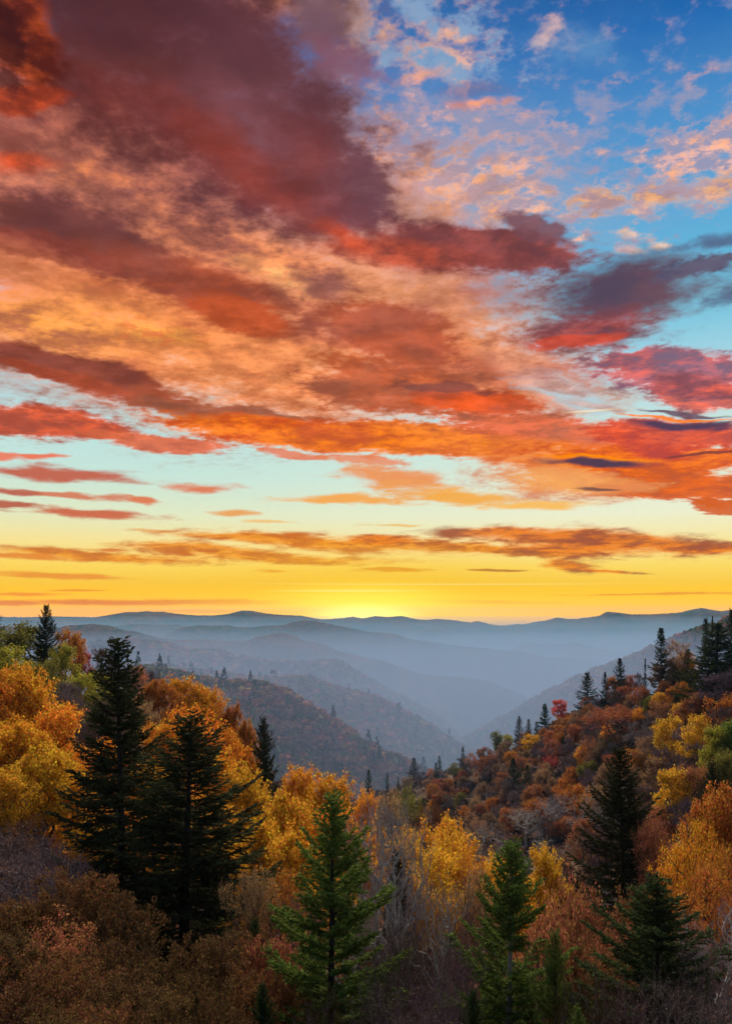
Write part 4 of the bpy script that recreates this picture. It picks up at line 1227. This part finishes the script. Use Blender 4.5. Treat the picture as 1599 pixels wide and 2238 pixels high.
# ------------------------------------------------------------------ far woods and undergrowth: too many to count
def clump_trees(name, pts, heights, widths, cols, nq, seed, mat, label, cone=None):
    """One mesh of many small crowns; every crown keeps its own leaf colour."""
    r = np.random.default_rng(seed)
    n = len(pts)
    u = unit(r.normal(size=(n, nq, 3)))
    u[..., 2] = np.abs(u[..., 2]) * 1.0 - .15
    lump = 1 + .22 * np.sin(u[..., 0:1] * 5 + np.arange(n)[:, None, None]) * np.cos(u[..., 1:2] * 4 + np.arange(n)[:, None, None] * 1.7)
    rad = (r.random((n, nq, 1)) ** .25) * lump
    c = u * rad
    if cone is not None:
        hh = r.random((n, nq)) ** 1.4
        a = r.uniform(0, 2 * PI, (n, nq))
        k = np.stack([np.cos(a) * (1 - hh) * .55, np.sin(a) * (1 - hh) * .55, hh * 1.9 - .2], -1)
        c = np.where(cone[:, None, None], k, c)
    sc = np.stack([widths * .5, widths * .5, heights * .5], -1)
    ctr = pts + np.stack([0 * widths, 0 * widths, heights * .5], -1)
    C = (ctr[:, None] + c * sc[:, None]).reshape(-1, 3)
    s = np.repeat(widths * .34 * (60.0 / nq) ** .5, nq)
    if cone is not None:
        s = s * np.where(np.repeat(cone, nq), .62, 1.0)
    nrm = unit(u.reshape(-1, 3) + r.normal(size=(n * nq, 3)) * .45)
    d = unit(np.cross(nrm, r.normal(size=(n * nq, 3))))
    w = np.cross(nrm, d)
    s = (s * r.uniform(.7, 1.3, n * nq))[:, None]
    V = np.stack([C - d * s * .5, C + w * s * .42, C + d * s * .5, C - w * s * .42], 1).reshape(-1, 3)
    Q = np.arange(len(V)).reshape(-1, 4)
    tint = np.repeat(np.c_[cols, np.ones(n)], nq * 4, axis=0)
    o = link(name, make_mesh(name, V, [Q], [mat], tint=tint))
    tag(o, label, None, None, 'stuff')
    return o

def ridge_points(key, n, seed, near_bias=1.0):
    x, y, z, ad = ridge_fn[key]
    r = np.random.default_rng(seed)
    nr, nc = z.shape
    # crowns spread evenly by ground area
    area = (np.hypot(np.diff(x, axis=0)[:, :-1], np.diff(y, axis=0)[:, :-1]) * np.hypot(np.diff(x, axis=1)[:-1], np.diff(y, axis=1)[:-1]))
    px = CX + F * x[:-1, :-1] / np.maximum(y[:-1, :-1], 1)
    area = area * ((px > -60) & (px < 1660)) * (np.arange(nc - 1)[None] >= 3)
    p = (area / area.sum()).ravel()
    k = r.choice(len(p), n, p=p)
    i, j = k // (nc - 1), k % (nc - 1)
    a, b = r.random(n), r.random(n)
    def bl(A):
        return (A[i, j] * (1 - a) + A[i + 1, j] * a) * (1 - b) + (A[i, j + 1] * (1 - a) + A[i + 1, j + 1] * a) * b
    return np.stack([bl(x), bl(y), bl(z)], -1)
FARPAL = np.array([(.10, .10, .04), (.06, .075, .035), (.17, .085, .05), (.14, .075, .065), (.22, .105, .055), (.24, .08, .06), (.11, .075, .07), (.26, .16, .06), (.13, .12, .05)])
def far_wood(key, n, w, seed, nq, label, conifers=.10):
    r = np.random.default_rng(seed)
    P = ridge_points(key, n, seed)
    big = fnoise(P[:, 0] / 90.0, P[:, 1] / 90.0, 3)
    k = np.clip(((big * 1.1 + .5) * 5 + r.normal(size=n) * 2.2).astype(int) % len(FARPAL), 0, len(FARPAL) - 1)
    cols = FARPAL[k] * r.uniform(1.2, 2.0, (n, 1))
    wd = w * r.uniform(.7, 1.3, n)
    cone = r.random(n) < conifers
    cols = np.where(cone[:, None], np.array([[.035, .05, .03]]), cols)
    P[:, 2] -= wd * .15
    clump_trees('far_forest', P, wd * np.where(cone, 1.2, .72), wd, cols, nq, seed, M_WOOD, label, cone)
far_wood('near', 4600, 13.0, 21, 60, 'mixed autumn woods covering the nearest hazy spur', .02)
far_wood('b', 7500, 15.0, 22, 24, 'hazy autumn woods covering the second spur', .015)
far_wood('right', 4500, 15.0, 24, 16, 'pale hazy woods covering the slope behind the right hillside', .0)
far_wood('d', 7500, 16.0, 23, 14, 'blue hazed woods covering the violet grey ridge', .0)

def undergrowth():
    r = np.random.default_rng(31)
    n = 9000
    Y = 12 * (650 / 12.0) ** r.random(n) ** .8
    px = r.uniform(-200, 1800, n)
    x = (px - CX) / F * Y
    z = ground_z(x, Y)
    big = fnoise(x / 30, Y / 30, 3)
    pal = np.array([(.13, .085, .065), (.17, .11, .10), (.19, .095, .055), (.12, .085, .085), (.23, .12, .06)])
    cols = pal[np.clip(((big + .5) * 5).astype(int), 0, 4)] * r.uniform(.7, 1.3, (n, 1))
    wd = np.clip(Y * .022, 1.6, 6.0) * r.uniform(.7, 1.4, n)
    clump_trees('undergrowth', np.stack([x, Y, z - .1 * wd], -1), wd * .7, wd, cols, 46, 32, M_WOOD, 'low brown undergrowth between the trees')
undergrowth()

# ------------------------------------------------------------------ the air
def box_mesh(name, lo, hi, mat):
    V = np.array([(x, y, z) for x in (lo[0], hi[0]) for y in (lo[1], hi[1]) for z in (lo[2], hi[2])], float)
    Q = np.array([(0, 1, 3, 2), (4, 6, 7, 5), (0, 4, 5, 1), (2, 3, 7, 6), (0, 2, 6, 4), (1, 5, 7, 3)])
    return make_mesh(name, V, [Q], [mat])
def air(name, density, color, aniso=0.0):
    m, N = new_mat(name)
    v = N.new('ShaderNodeVolumePrincipled')
    v.inputs['Color'].default_value = color
    v.inputs['Density'].default_value = density
    v.inputs['Anisotropy'].default_value = aniso
    out = N.new('ShaderNodeOutputMaterial')
    N.l.new(v.outputs[0], out.inputs['Volume'])
    return m
HAZE_TOP = 38.0
hz = link('haze', box_mesh('haze', (-9200, -400, -443.0), (9200, 7700, HAZE_TOP), air('pale_air', 0.00005, (0.26, 0.56, 0.80, 1))))
tag(hz, 'blue haze hanging over the valleys', None, None, 'stuff')

for top, near, dens in ((-30.0, 500, 0.00010), (-75.0, 460, 0.00013), (-150.0, 640, 0.00028)):
    ms = link('valley_mist', box_mesh('valley_mist', (-9100 + top, near, -442.7 - top * .001), (9100 - top, 7650 + top, top), air('mist', dens, (0.42, 0.66, 0.92, 1))))
    tag(ms, 'pale blue mist lying in the valley bottoms', None, None, 'stuff')
ms = link('valley_mist', box_mesh('valley_mist', (-3000, 430, -442.2), (3000, 1850, -42.0), air('mist', 0.00048, (0.54, 0.63, 0.92, 1))))
tag(ms, 'thin mist over the nearest hazy spurs', None, None, 'stuff')
